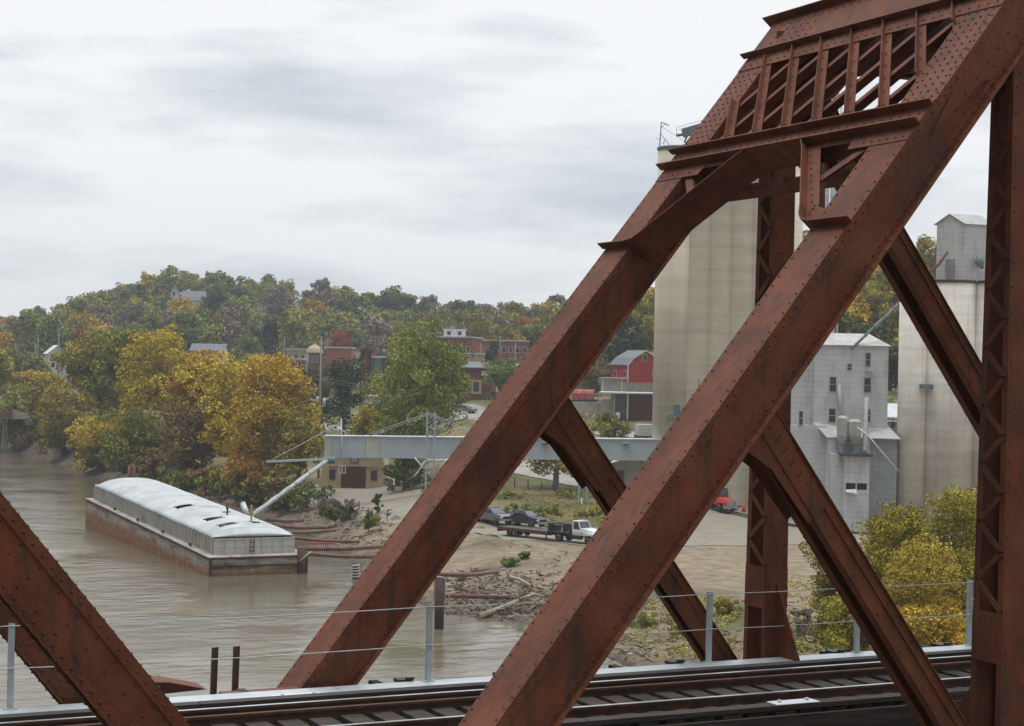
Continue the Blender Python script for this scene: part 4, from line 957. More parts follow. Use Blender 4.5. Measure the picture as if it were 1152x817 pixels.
# barn
g = Bld('barn', 'bright red gambrel barn with grey shingle roof and white trim on a concrete base', 'barn', 706, 439, 392, math.radians(22), 8.6, 9.0, 6.0)
g.box(0, g.L, 0, g.D, -3, 1.85, M['conc_plain'], 'foundation'); g.box(0, g.L, 0, g.D, 1.86, g.H, M['barn'], 'wall')
g.gable(M['grey_roof'], M['barn'], 3.0, 'v', .35, True)
g.box(-.12, .12, -.12, .12, 1.86, g.H, M['white'], 'corner_trim'); g.fwin(3.7, 6.8, .9, 1.3); g.fwin(6.2, 3.5, 1.2, 1.1); g.lwin(1.0, 3.0, .9, 1.4); g.lwin(6.0, 3.0, .9, 1.4)
for (x0, z0), (x1, z1) in (((-.35, 5.6), (1.3, 7.4)), ((1.3, 7.4), (4.3, 9.1)), ((4.3, 9.1), (7.3, 7.4)), ((7.3, 7.4), (8.95, 5.6))):
    b = MB(); b.beam(g.p(x0, -.4, z0), g.p(x1, -.4, z1), .06, .28); b.build('rake_trim', M['white'], g.t)
g = Bld('porch_shed', 'small open grey lean-to against the side of the red barn', 'shed', 680, 437, 386, math.radians(6), 4.8, 5, 2.5)
g.box(0, 3.6, 1, g.D, -1, 2.3, M['mill'], 'wall'); g.box(-.5, 5.2, -.6, g.D, 2.35, 2.5, M['white_roof'], 'roof'); g.box(3.75, 3.95, -.3, -.1, -1, 2.35, M['white'], 'post')
g = Bld('open_garage', 'flat-roofed open bay building with a shadowed car below the barn', 'garage', 690, 466, 364, 0, 12, 8, 4.7)
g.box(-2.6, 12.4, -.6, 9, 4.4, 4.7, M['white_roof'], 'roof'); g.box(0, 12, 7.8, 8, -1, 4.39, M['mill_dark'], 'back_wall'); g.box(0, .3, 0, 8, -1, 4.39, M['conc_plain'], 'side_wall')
g.box(2.8, 3.1, 0, .3, -1, 4.39, M['white'], 'post'); g.box(3.2, 8.6, 2.0, 2.2, -1, 4.39, M['brick_dark'], 'side_wall'); g.box(.31, 2.79, .6, .7, -.8, 4.3, M['glass'], 'shopfront'); g.box(8.9, 11.9, 4, 4.2, .2, 4.2, M['glass'], 'shopfront')
g.box(0-2.6, -.01, 1, 8, -1, 3.0, M['conc_plain'], 'side_wall')
g = Bld('retaining_wall', 'low buff concrete retaining wall beside the road below the red trailer', 'wall', 643, 463, 366, math.radians(2), 9.4, .6, 2.0)
g.box(0, 9.4, 0, .6, -2, 2.0, M['conc_plain'], 'wall_slab'); g.box(5.5, 9.2, -.3, -.2, 2.1, 2.2, M['galv'], 'handrail')
# tower-roofed and brick town buildings
def town(name, label, cat, px0, px1, pyt, pyb, d, wm, rm, depth=10, ang=0, roof='flat', wn=3, rows=1, wf=None, rise=2.0, along='u', snap=False):
    wpx = (px1-px0)*d/F_PX/math.cos(ang); hh = (pyb-pyt)*d/F_PX
    if snap: hh = 4.2
    g = Bld(name, label, cat, px0, pyb, d, ang, wpx, depth, hh, z=H((px0-576)/F_PX*d, d)+.3 if snap else None)
    g.walls(wm, 6 if not snap else 3)
    if roof == 'flat': g.flat_roof(rm)
    elif roof == 'gable': g.gable(rm, wm, rise, along)
    for r in range(rows):
        for i in range(wn):
            ww = min(1.1, wpx/(wn*2)); u = wpx*(i+.5)/wn-ww/2; zz_ = hh*(r+.35)/rows
            g.fwin(u, zz_, ww, min(1.7, hh/rows*.5), frame=wf or M['white'])
    return g
town('brick_building', 'large red brick block with pale roof under the yellow tree', 'building', 486, 531, 379, 404, 520, M['brick'], M['white_roof'], 16, math.radians(-10), wn=5, rows=1)
g = town('roof_house', 'white roof monitor block standing on the large brick building', 'rooftop block', 499, 523, 371, 379, 524, M['white'], M['white_roof'], 5, wn=2)
town('brick_building', 'long red brick building with white parapet beside the yellow trees', 'building', 547, 594, 383, 402, 560, M['brick'], M['white_roof'], 14, math.radians(12), wn=6)
town('tan_building', 'small tan flat-roofed building between the brick blocks', 'building', 523, 544, 398, 414, 470, M['tan'], M['white_roof'], 8, wn=0)
g = town('brick_shop', 'brick shop with grey lean-to roof, white sign and pale window surrounds', 'shop', 513, 553, 413, 444, 400, M['brick_dark'], M['grey_roof'], 9, math.radians(-6), roof='gable', rise=1.2, wn=0)
g.fwin(.9, .9, 1.2, 2.0, frame=M['tan'], fr=.45); g.fwin(4.0, .9, 1.3, 2.2, frame=M['tan'], fr=.55)
so_ = g.box(5.9, 7.6, -.35, -.15, 4.6, 5.6, M['white'], 'sign_board')
town('tower_building', 'narrow brick tower with yellow domed roof above the dark trees', 'building', 347, 361, 397, 412, 500, M['brick_dark'], M['tan'], 5, wn=3)
b = MB(); c0 = at(354, 396.5, 502.5); b.lathe(c0, [(2.6, -.2), (2.7, .2), (2.2, 1.2), (1.2, 2.0), (.3, 2.4), (.2, 3.0)], 8, smooth=False)
solo(b, 'domed_roof', M['tan'], 'yellow-tan domed cap on the narrow brick tower', 'roof', c0)
town('brick_building', 'plain orange brick building beside the domed tower', 'building', 366, 395, 391, 408, 505, M['brick_orange'], M['white_roof'], 10, wn=0)
town('low_building', 'low white-roofed building just beyond the orange brick one', 'building', 394, 410, 397, 410, 540, M['white'], M['white_roof'], 8, wn=2)
g = town('brick_warehouse', 'tall dark brick warehouse front left of the big riverside tree', 'building', 404, 417, 394, 470, 372, M['brick'], M['brick_dark'], 9, wn=2, rows=5, wf=M['brick_dark'])
b = Bld('loading_tower', 'dark steel framed hopper tower beside the brick warehouse', 'tower', 418, 470, 370, 0, 2.4, 2.4, 13)
for u, w_ in ((0, 0), (2.3, 0), (0, 2.3), (2.3, 2.3)): b.box(u, u+.15, w_, w_+.15, -4, 13, M['black'], 'frame_leg')
b.box(.1, 2.35, .1, 2.35, 9.6, 12.6, M['bluegrey'], 'tank'); b.box(-.3, 2.7, -.3, 2.7, 12.9, 13.2, M['white_roof'], 'roof')
for z in (3, 6, 9): b.box(-.05, 2.5, -.05, .05, z, z+.15, M['black'], 'cross_beam')
town('white_building', 'white commercial building half hidden behind the big riverside tree', 'building', 408, 450, 447, 478, 345, M['white'], M['white_roof'], 9, math.radians(8), wn=6, rows=1, wf=M['white'])
town('white_shed', 'small white shed glimpsed through the riverside tree above the gallery', 'shed', 470, 505, 440, 462, 360, M['white'], M['grey_roof'], 7, roof='gable', rise=1.0, wn=3)
town('grey_building', 'grey flat building with pale roof at the foot of the hill', 'building', 322, 344, 393, 410, 560, M['buff'], M['white_roof'], 8, wn=3)
town('low_brick_house', 'low brick building with white eaves right of the domed tower trees', 'building', 326, 340, 404, 415, 470, M['brick_orange'], M['white_roof'], 8, wn=2)
town('bungalow', 'white bungalow with dark grey roof above the golden trees', 'house', 214, 251, 394, 405, 560, M['white'], M['grey_roof'], 9, roof='gable', rise=2.2, wn=4)
town('white_house', 'two-storey white house with steep roof at the left town edge', 'house', 54, 73, 397, 416, 540, M['white'], M['white_roof'], 8, math.radians(24), roof='gable', rise=2.4, along='v', wn=2, rows=2)
town('white_cottage', 'tiny white gabled house above the two-storey white house', 'house', 71, 79, 386, 392, 640, M['white'], M['white_roof'], 5, roof='gable', rise=2.6, along='v', wn=1)
g = town('hilltop_house', 'white hilltop house with porch columns among the trees', 'house', 204, 229, 334, 345, 800, M['white'], M['grey_roof'], 9, roof='gable', rise=3.0, wn=4)
for k in range(6): g.box(.3+k*1.9, .6+k*1.9, -2.2, -1.9, -2, 3.0, M['white'], 'porch_column')
g.box(0, g.L, -2.4, -.02, 3.0, 3.3, M['white_roof'], 'porch_roof')
town('hilltop_wing', 'tall narrow white house left of the hilltop house', 'house', 192, 199, 327, 342, 805, M['white'], M['grey_roof'], 5, roof='gable', rise=2.6, along='v', wn=1, rows=2)
g = town('small_house', 'small white house with metal porch roof right of the mill', 'house', 999, 1019, 468, 488, 300, M['buff'], M['white_roof'], 6, roof='gable', rise=2.0, wn=2)
g.box(-.3, g.L, -1.6, -.02, 2.2, 2.35, M['white_roof'], 'porch_roof'); g.box(1.2, 1.35, -1.5, -1.35, -1, 2.2, M['white'], 'porch_post')
for args in (('white gabled house tucked above the bungalow roof', 226, 240, 372, 380, 660, 'white', 'grey_roof'), 
             ('small white house on the slope right of the largest town tree', 500, 512, 356, 364, 690, 'white', 'grey_roof'),
             ('white house between the long brick building and the truss post', 590, 604, 388, 400, 520, 'white', 'white_roof'), ('tan house below the long brick building', 566, 584, 404, 416, 450, 'tan', 'grey_roof'),
             ('grey-roofed white house at the foot of the hill left of the bungalow', 160, 174, 384, 394, 600, 'white', 'grey_roof')):
    lab, x0_, x1_, y0_, y1_, d_, wm_, rm_ = args; town('small_house', lab, 'house', x0_, x1_, y0_, y1_, d_, M[wm_], M[rm_], 7, math.radians((x0_ % 5-2)*9), roof='gable', rise=1.8, wn=2, snap=True)
# far left: low highway bridge over a side creek
FB = thing('road_bridge', 'low rust and grey girder road bridge at the far left bank', 'bridge', at(5, 500, 410))
b = MB(); b.hexa([at(-60, 470, 415), at(75, 472, 415), at(75, 472, 422), at(-60, 470, 422), at(-60, 462.5, 415), at(75, 463.5, 415), at(75, 463.5, 422), at(-60, 462.5, 422)]); b.build('girder', M['buff'], FB)
b = MB(); b.beam(at(-60, 466, 414.6), at(14, 466, 414.6), .1, 1.6); b.build('painted_girder', M['pipe'], FB)
for px in (4.5, 7.5):
    b = MB(); b.beam(at(px, 470, 417), at(px-1, 505, 417), .4, .4); b.build('pier_column', M['conc_plain'], FB)

# ================================================================ VEHICLES (local: x forward, y left)
def wheel(t, x, y, r, wd, name='wheel'):
    b = MB(); sg = 1 if y > 0 else -1
    b.lathe((x, y-sg*wd/2, r), [(r*.62, 0), (r*.97, .01), (r, wd*.25), (r, wd*.75), (r*.95, wd), (r*.62, wd)], 20, axis=(0, sg, 0)); w_ = b.build(name, M['tyre'], t, world=False)
    b = MB(); b.lathe((x, y-sg*wd/2, r), [(r*.6, wd*.5), (r*.58, wd+.006), (r*.2, wd-.02)], 14, axis=(0, sg, 0)); b.build('rim', M['wheel'], w_, world=False)
def section_body(secs, mb, mi=0):
    # secs: list of (x, z0, z1, half_bottom, half_top)
    o = []
    for x, z0, z1, hb, ht in secs:
        zm = z0+(z1-z0)*.55
        o.append([(x, -hb*.94, z0), (x, -hb, zm), (x, -ht, z1), (x, ht, z1), (x, hb, zm), (x, hb*.94, z0)])
    vs = [p for s in o for p in s]; fs = [(0, 1, 2, 3, 4, 5)]; n = len(o)
    for i in range(n-1):
        for k in range(6): fs.append((i*6+k, (i+1)*6+k, (i+1)*6+(k+1) % 6, i*6+(k+1) % 6))
    fs.append(tuple((n-1)*6+k for k in range(6))[::-1]); mb.add(vs, fs, mi)
def pickup(label, paint, loc, rz, suv=False):
    t = thing('pickup_truck' if not suv else 'parked_car', label, 'pickup truck' if not suv else 'car', loc, rz, local=True); t.scale = (1.12,)*3 if not suv else (.95, .95, .95)
    b = MB(); section_body([(-2.75, .55, 1.22, .92, .90), (-1.0, .45, 1.24, .97, .94), (1.25, .42, 1.22, .98, .94), (1.3, .42, 1.20, .98, .92), (2.45, .45, 1.08, .96, .84), (2.72, .5, .95, .90, .78)], b); b.build('body', paint, t, world=False)
    x0 = -2.5 if suv else -1.0
    b = MB(); section_body([(x0-.1, 1.2, 1.24, .88, .86), (x0+.15, 1.2, 1.78, .88, .70), (.35, 1.2, 1.82, .88, .70), (1.30, 1.2, 1.24, .88, .84)], b); b.build('windows', M['glass'], t, world=False)
    b = MB(); section_body([(x0+.12, 1.76, 1.83, .71, .66), (.40, 1.79, 1.87, .71, .66)], b)
    for sg in (-1, 1):
        b.beam((1.3, sg*.84, 1.22), (.38, sg*.70, 1.82), .07, .07); b.beam((-.1, sg*.885, 1.2), (-.15, sg*.70, 1.8), .08, .06); b.beam((x0, sg*.87, 1.2), (x0+.15, sg*.70, 1.8), .12, .08)
    b.build('cab_roof', paint, t, world=False)
    if not suv:
        b = MB(); b.box(-2.65, -1.15, -.76, .76, 1.21, 1.245); b.build('bed', M['black'], t, world=False)
    b = MB(); b.box(2.70, 2.78, -.55, .55, .72, .98); b.build('grille', M['black'], t, world=False)
    b = MB(); b.box(2.68, 2.86, -.92, .92, .48, .68); b.build('bumper', M['wheel'], t, world=False)
    for sg in (-1, 1):
        b = MB(); b.box(2.60, 2.76, sg*.80-.16, sg*.80+.12, .78, .97); b.build('headlight', M['white_roof'], t, world=False)
        b = MB(); b.box(1.0, 1.18, sg*1.0-.06, sg*1.0+.1*sg+.06, 1.24, 1.42); b.build('mirror', M['black'], t, world=False)
    for x in (1.75, -1.7):
        for sg in (-1, 1): wheel(t, x, sg*.86, .40, .27)
    return t
HD = Vector((8.3, -7.6)).normalized()
def rz_of(v): w_ = RH*v.x+FH*v.y; return math.atan2(w_.y, w_.x)
p = at(590, 594, 219); a, d = ad(p)
pickup('dark pickup with a pale front bumper parked behind the flatbed trailer', M['darkcar'], G(a, d, .1), rz_of(Vector((.75, -.66))))
a, d = ad(at(554, 591, 221)); pickup('grey pickup with chrome grille parked behind the trailer tail', M['silver'], G(a, d, .1), rz_of(Vector((.62, -.78))))
# flatbed truck and gooseneck trailer
a, d = ad(at(654, 600, 204.5)); TZ = G(a, d, .1)
t = thing('flatbed_truck', 'white medium-duty truck with black flat bed on the gravel', 'truck', TZ, rz_of(HD), local=True)
b = MB(); section_body([(.6, .95, 1.75, 1.0, .95), (1.15, .9, 1.72, 1.0, .92), (2.35, .85, 1.5, .92, .72), (2.75, .85, 1.3, .85, .62)], b)
section_body([(-.55, .9, 1.6, 1.05, 1.0), (.7, .9, 1.6, 1.05, 1.0)], b); b.build('hood', M['whitecar'], t, world=False)
b = MB(); section_body([(-.55, 1.6, 2.5, 1.0, .88), (.25, 1.6, 2.52, 1.0, .88), (.62, 1.6, 1.7, 1.0, .95)], b); b.build('windscreen', M['glass'], t, world=False)
b = MB(); section_body([(-.6, 2.42, 2.6, .90, .82), (.30, 2.46, 2.62, .90, .82)], b); b.box(-.60, -.50, -1.0, 1.0, 1.5, 2.45)
for sg in (-1, 1):
    b.beam((.66, sg*.98, 1.65), (.28, sg*.9, 2.5), .09, .09); b.box(-.55, -.38, sg*.97-.05, sg*.97+.05, 1.55, 2.45)
b.build('cab', M['whitecar'], t, world=False)
for sg in (-1, 1):
    b = MB(); b.box(1.35, 2.35, sg*.98-.16, sg*.98+.16, 1.02, 1.12); b.box(1.3, 1.4, sg*.98-.16, sg*.98+.16, .75, 1.1); b.build('fender', M['whitecar'], t, world=False)
    b = MB(); b.box(2.6, 2.72, sg*.72-.12, sg*.72+.12, 1.0, 1.2); b.build('headlight', M['white_roof'], t, world=False)
b = MB(); b.box(2.76, 2.82, -.48, .48, .75, 1.28); b.build('grille', M['black'], t, world=False)
b = MB(); b.box(2.7, 2.95, -1.1, 1.1, .5, .75); b.build('bumper', M['wheel'], t, world=False)
b = MB(); b.box(-4.3, 2.2, -.45, .45, .6, .9); b.box(-4.4, -.75, -1.15, 1.15, 1.0, 1.12); b.box(-.95, -.80, -1.1, 1.1, 1.12, 2.1); b.box(-.7, .9, .8, 1.1, .45, .85); b.box(-.7, .9, -1.1, -.8, .45, .85); b.build('flat_bed', M['black'], t, world=False)
for sg in (-1, 1):
    wheel(t, 1.85, sg*.95, .48, .28)
    wheel(t, -2.6, sg*.90, .48, .5)
rzT = rz_of(HD)
hitch = TZ+(RH*HD.x+FH*HD.y)*(-2.6)
t = thing('gooseneck_trailer', 'long black gooseneck flatbed trailer with timber deck behind the white truck', 'trailer', hitch, rzT, local=True)
b = MB(); b.box(-9.6, -1.6, -1.2, 1.2, .93, 1.02); b.build('deck', M['timber_grey'], t, world=False)
b = MB(); b.box(-9.7, -1.5, -1.25, -1.15, .68, .925); b.box(-9.7, -1.5, 1.15, 1.25, .68, .925); b.box(-9.75, -9.6, -1.25, 1.25, .45, 1.02); b.box(-9.4, -1.7, -.5, -.4, .5, .92); b.box(-9.4, -1.7, .4, .5, .5, .92)
b.build('frame', M['black'], t, world=False)
b = MB(); b.box(-1.75, -1.35, -1.0, 1.0, .6, 2.05); b.box(-1.5, .3, -.5, -.3, 1.75, 2.05); b.box(-1.5, .3, .3, .5, 1.75, 2.05); b.box(.1, .4, -.5, .5, 1.2, 2.02); b.box(-.05, .25, -.1, .1, 1.13, 1.75); b.build('gooseneck', M['black'], t, world=False)
for sg in (-1, 1):
    for k in range(7):
        b = MB(); 
        if k == 0: g_ = MB()
        g_.box(-1.4+k*.24, -1.28+k*.24, sg*.505-.004, sg*.505+.004, 1.84, 1.97)
    g_.build('lettering', M['white_roof'], t, world=False)
    g_ = MB()
    for k in range(13): g_.box(-9.4+k*.62, -9.1+k*.62, sg*1.252-.004, sg*1.252+.004, .74, .82)
    g_.build('reflector_strip', M['red'], t, world=False)
for x in (-7.9, -6.8):
    for sg in (-1, 1): wheel(t, x, sg*.98, .40, .34)
b = MB(); b.box(-2.2, -2.05, -.9, -.8, .12, .9); b.box(-2.2, -2.05, .8, .9, .12, .9); b.build('landing_leg', M['black'], t, world=False)
# red truck by the silo
a, d = ad(at(808, 574, 235)); loc = G(a, d, .12)
t = thing('tractor_truck', 'red semi tractor with grey grille parked at the foot of the tall elevator', 'truck', loc, rz_of(Vector((.45, -.9))), local=True)
b = MB(); section_body([(-.8, .8, 1.75, 1.15, 1.1), (.9, .8, 1.75, 1.1, .95), (2.6, .75, 1.55, .95, .75), (2.9, .75, 1.4, .85, .65)], b); b.build('hood', M['red'], t, world=False)
b = MB(); section_body([(-.9, 1.75, 3.0, 1.15, 1.05), (.6, 1.75, 3.0, 1.12, 1.0), (.9, 1.75, 1.8, 1.1, 1.0)], b); b.build('windscreen', M['glass'], t, world=False)
b = MB(); b.box(-1.0, .55, -1.1, 1.1, 2.9, 3.1); b.box(-1.05, -.9, -1.15, 1.15, 1.0, 3.0); b.build('cab', M['mill'], t, world=False)
b = MB(); b.box(2.88, 2.96, -.6, .6, .8, 1.5); b.box(2.8, 3.1, -1.1, 1.1, .4, .75); b.build('grille', M['wheel'], t, world=False)
b = MB(); b.box(-4.5, -1, -.5, .5, .7, .95); b.build('frame', M['black'], t, world=False)
for sg in (-1, 1):
    wheel(t, 1.9, sg*1.0, .52, .3); wheel(t, -2.6, sg*.9, .52, .55); wheel(t, -3.8, sg*.9, .52, .55)
    b = MB(); b.box(1.2, 2.5, sg*1.05-.15, sg*1.05+.15, 1.08, 1.2); b.build('fender', M['red'], t, world=False)
a, d = ad(at(837, 573, 236)); loc = G(a, d, .1)
b = MB(); b.box(loc.x-.3, loc.x+.3, loc.y-.3, loc.y+.3, loc.z, loc.z+.06); b.lathe(loc, [(.36, .06), (.10, 1.1), (.06, 1.12)], 12); solo(b, 'traffic_cone', M['orange'], 'orange traffic cone standing by the elevator wall', 'traffic cone', loc)
a, d = ad(at(823, 573, 237)); loc = G(a, d, 0); b = MB()
for k in range(22):
    q = loc+Vector((rnd.uniform(-1.2, 1.2), rnd.uniform(-.8, .8), rnd.uniform(0, .7))); b.tube([q, q+Vector((rnd.uniform(-.6, .6), rnd.uniform(-.5, .5), rnd.uniform(-.2, .35)))], .1, 5)
solo(b, 'brush_pile', M['drift_dark'], 'small heap of brown brush beside the red truck', 'brush pile', loc)
# grain trailer, street car, red trailer, cars on the left street
a, d = ad(at(725, 491, 332)); loc = G(a, d, .15)
t = thing('grain_trailer', 'grey box trailer on dark wheels parked beside the tall elevator', 'trailer', loc, rz_of(Vector((.95, .25))), local=True)
b = MB(); section_body([(-1.6, 1.0, 3.2, 1.2, 1.2), (1.5, 1.0, 3.2, 1.2, 1.2)], b); b.build('body', M['mill'], t, world=False)
for x in (-1.0, .6, 1.0):
    for sg in (-1, 1): wheel(t, x, sg*1.0, .55, .35)
b = MB(); b.box(-1.7, -1.6, -1.2, 1.2, .5, 1.1); b.build('rear_bar', M['black'], t, world=False)
a, d = ad(at(523, 455, 372)); pickup('silver car parked by the road below the brick shop', M['silver'], G(a, d, .2), rz_of(Vector((.9, -.45))), True)
a, d = ad(at(652, 487, 330)); pickup('dark blue car half hidden behind the far truss strut', M['darkcar'], G(a, d, .2), rz_of(Vector((.9, .2))), True)
for px, py, lab in ((18, 429, 'white car first of three on the left street, nearest the picture border'), (30, 431, 'white car in the middle of the three on the left street'), (42, 434, 'pale car last of three on the left street, nearest the white house')):
    p = at(px, py+2, 470); pickup(lab, M['whitecar'], p-ZU*.9, rz_of(Vector((.97, -.2))), True)['group'] = 'cars on the left street'
t = thing('covered_trailer', 'long trailer under a rounded red tarpaulin above the retaining wall', 'trailer', at(656, 449, 368), 0)
b = MB(); p0 = at(643, 449, 369); p1 = at(668, 449, 367); 
pr = [(-1.2, 0), (-1.25, 1.3), (-.8, 1.9), (0, 2.1), (.8, 1.9), (1.25, 1.3), (1.2, 0)]; side = FH
b.prism([p0+side*x+ZU*z for x, z in pr], p1-p0); b.build('tarpaulin', mat('red_tarpaulin', (.34, .07, .055), (.42, .11, .09), 1.5, .8, dark=(.45, .25, .22), dscale=.8), t)
b = MB(); b.beam(p0-ZU*.25, p1-ZU*.25, 2.4, .4); b.build('frame', M['black'], t)

# ================================================================ POLES, SIGNS, FENCE POSTS
def pole(px, ytop, ybase, d, label, arms=((.1, 1.1),), group=None):
    b = MB(); top = at(px, ytop, d); bot = at(px, ybase, d); bot = Vector((top.x, top.y, min(bot.z, H(*ad(top))-0.2)))
    b.tube([bot, top], [.22, .14], 7)
    t = thing('utility_pole', label, 'utility pole', bot, group=group); b.build('shaft', M['pole'], t)
    for f, l in arms:
        q = top.lerp(bot, f); b = MB(); b.beam(q-RH*l, q+RH*l, .14, .16)
        for s2 in (-.9, -.4, .4, .9): b.tube([q+RH*l*s2, q+RH*l*s2+ZU*.3], .06, 5)
        b.build('crossarm', M['pole'], t)
    return t, top, bot
t, top, bot = pole(361.5, 378, 500, 300, 'tall utility pole with two crossarms left of the gallery end', ((.30, 2.2), (.55, 2.1)))
b = MB(); b.lathe(at(364.5, 452, 300), [(.3, -.8), (.3, .6), (.1, .7)], 8); b.lathe(at(357.5, 449, 300), [(.28, -.5), (.28, .5)], 8); b.build('transformer', M['galv'], t)
b = MB()
for dy, s1 in ((0, .9), (0, -.9)):
    for yy0, yy1, px1, py1 in ((425, 436, 442, 440), (457, 462, 440, 470)):
        pass
pl = thing('power_line', 'thin sagging wires running from the two-arm pole past the big tree', 'power line', top)
for k, (y0_, x1_, y1_) in enumerate(((424, 445, 437), (427, 445, 440), (421, 320, 424))):
    p0 = at(361, y0_, 300); p1 = at(x1_, y1_, 315); b = MB(); b.tube([p0.lerp(p1, i/8)-ZU*(1.2*(i/8)*(1-i/8)) for i in range(9)], .03, 4); b.build('wire', M['pole'], pl)
for px, yt, yb, d, lab in ((43, 376, 420, 500, 'utility pole with white insulators left of the white house'), (66.5, 371, 410, 520, 'tall pole rising in front of the white house roof'), (40, 385, 412, 510, 'short utility pole just left of the insulator pole'), (58, 374, 400, 600, 'far crossarm pole above the white house'), (320, 379, 402, 520, 'street pole with pale lamp by the grey building'), (541, 386, 412, 480, 'utility pole before the tan building'), (563, 378, 402, 500, 'utility pole before the long brick building, taller of the pair'), (580, 386, 412, 470, 'utility pole with short arm near the truss, beyond the green tree'), (117, 376, 392, 560, 'slim pole standing in the autumn trees over the left bank')):
    pole(px, yt, yb, d, lab, ((.12, 1.0),), group='poles in the town')
b = MB(); p = at(695, 470, 350); b.tube([p-ZU*2.5, p+ZU*1.2], .08, 6); b.beam(p+ZU*.5-RH*.4, p+ZU*.5+RH*.4, .08, 1.3); solo(b, 'street_sign', M['white_roof'], 'small white roadside sign in front of the open garage', 'sign', p-ZU*2.5)
def stake(a, d, h, lab, grp, m_=M['pile']):
    p = G(a, d); b = MB(); b.tube([p-ZU*.2, p+ZU*h], .09, 6); b.lathe(p+ZU*h, [(.10, 0), (.03, .06)], 6); solo(b, 'fence_post', m_, lab, 'fence post', p, grp)
for k in range(12): stake(-34+k*1.62, 273-k*3.7+.6*math.sin(k), 1.0, 'short dark post in the row along the river edge of the gravel pad', 'posts edging the gravel pad')
for k in range(7): stake(-3.2+k*2.0, 268-k*2.4, 1.3, 'dark fence post on the grass bank above the pickups', 'posts on the grass bank')

# siding track on the dirt lot
t = thing('siding_track', 'thin curved railroad siding crossing the tan dirt lot', 'railroad track', G(30, 232))
def trk(pts, off):
    o = []
    for i, (a, d) in enumerate(pts):
        a2, d2 = pts[min(i+1, len(pts)-1)]; a1, d1 = pts[max(i-1, 0)]; l = math.hypot(a2-a1, d2-d1); o.append(G(a-(d2-d1)/l*off, d+(a2-a1)/l*off, .22))
    return o
pts = [(20, 250), (25, 240), (29, 234), (34, 229), (40, 225), (47, 222), (56, 220)]
fine_pts = []
for (x0_, y0_), (x1_, y1_) in zip(pts, pts[1:]):
    for j in range(5): fine_pts.append((x0_+(x1_-x0_)*j/5, y0_+(y1_-y0_)*j/5))
for off in (-.72, .72):
    b = MB(); P_ = trk(fine_pts, off)
    for p, q in zip(P_, P_[1:]): b.beam(p, q, .09, .18)
    b.build('rail', M['rail_rust'], t)
b = MB(); p = G(31.5, 214, .1); b.beam(p, p+RH*2.2+FH*-.3, .25, .2); solo(b, 'loose_tie', M['tie'], 'dark timber lying alone on the tan dirt lot', 'timber', p)

# ================================================================ BARGE
bA = Vector((-31.8, 185.3)); th_ = math.radians(117); Lb, Wb = 56.0, 11.0
ex = -(RH*math.cos(th_)+FH*math.sin(th_)); eyv = RH*math.cos(th_-math.pi/2)+FH*math.sin(th_-math.pi/2)   # x: towards near end, y: to the right
org = W(bA.x, bA.y, ZW)-ex*Lb; ang = math.atan2(ex.y, ex.x)
TR = 2.0
BG = thing('barge', 'covered river barge with white arched covers and rusty hull', 'barge', org+ZU*TR, ang, local=True); BG.rotation_euler = (0, math.asin(TR/Lb), ang)
fl = 1 if Vector((-ex.y, ex.x, 0)).dot(eyv) > 0 else -1
Yb = lambda y: y*fl
def bb(mb, x0, x1, y0, y1, z0, z1, mi=0): mb.box(x0, x1, min(Yb(y0), Yb(y1)), max(Yb(y0), Yb(y1)), z0, z1, mi)
b = MB(); bb(b, 0, Lb, 0, Wb, -3.5, 1.95)
b.build('hull', M['hull'], BG, world=False)
b = MB(); bb(b, -.1, Lb+.1, -.1, Wb+.1, 1.951, 2.03); b.build('deck', M['deck'], BG, world=False)
b = MB()
for z in (.95, 1.8): bb(b, Lb+.001, Lb+.12, .0, Wb, z, z+.12)
bb(b, Lb+.0, Lb+.2, -.06, .25, -1, 1.95); bb(b, Lb+.0, Lb+.2, Wb-.25, Wb+.06, -1, 1.95); bb(b, 0, Lb, -.1, -.001, 1.72, 1.9); bb(b, 0, Lb, Wb+.001, Wb+.1, 1.72, 1.9)
b.build('rub_rail', M['pile'], BG, world=False)
cx0, cx1, cy0, cy1, cz0, cz1 = 1.2, Lb-1.7, 1.0, Wb-1.0, 2.031, 3.75
b = MB()
for (x0, x1, y0, y1) in ((cx0, cx1, cy0, cy0+.08), (cx0, cx1, cy1-.08, cy1), (cx0, cx0+.08, cy0+.081, cy1-.081), (cx1-.08, cx1, cy0+.081, cy1-.081)): bb(b, x0, x1, y0, y1, cz0, cz1)
bb(b, cx0, cx1, cy0-.08, cy0-.001, cz1-.12, cz1); bb(b, cx1+.001, cx1+.07, cy0, cy1, cz0+.8, cz0+.9); bb(b, cx1+.001, cx1+.1, cy0, cy1, cz1-.12, cz1)
k = 0; x = cx0+.1
while x < cx1:
    bb(b, x, x+.10, cy0-.30, cy0-.001, cz0, cz1-.13); bb(b, x, x+.10, cy1+.001, cy1+.30, cz0, cz1-.13); x += 1.22
for y in (2.2, 3.4, 4.6, 5.5, 6.4, 7.6, 8.8): bb(b, cx1+.001, cx1+.16, y, y+.08, cz0, cz1-.13)
b.build('coaming', M['coam'], BG, world=False)
b = MB(); bb(b, cx0+.1, cx1-.1, cy0-.012, cy0-.002, cz0+.05, cz1-.14); b.build('coaming_shade', M['deck'], BG, world=False)  # darker sheet behind the ribs: shade of the recess put into colour
b = MB()
for k in range(3): bb(b, cx1+.12, cx1+.18, 5.0, 5.5, cz0+.3+k*.45, cz0+.36+k*.45)
for y in (5.0, 5.46): bb(b, cx1+.12, cx1+.18, y, y+.04, cz0, cz1)
b.build('ladder', M['pile'], BG, world=False)
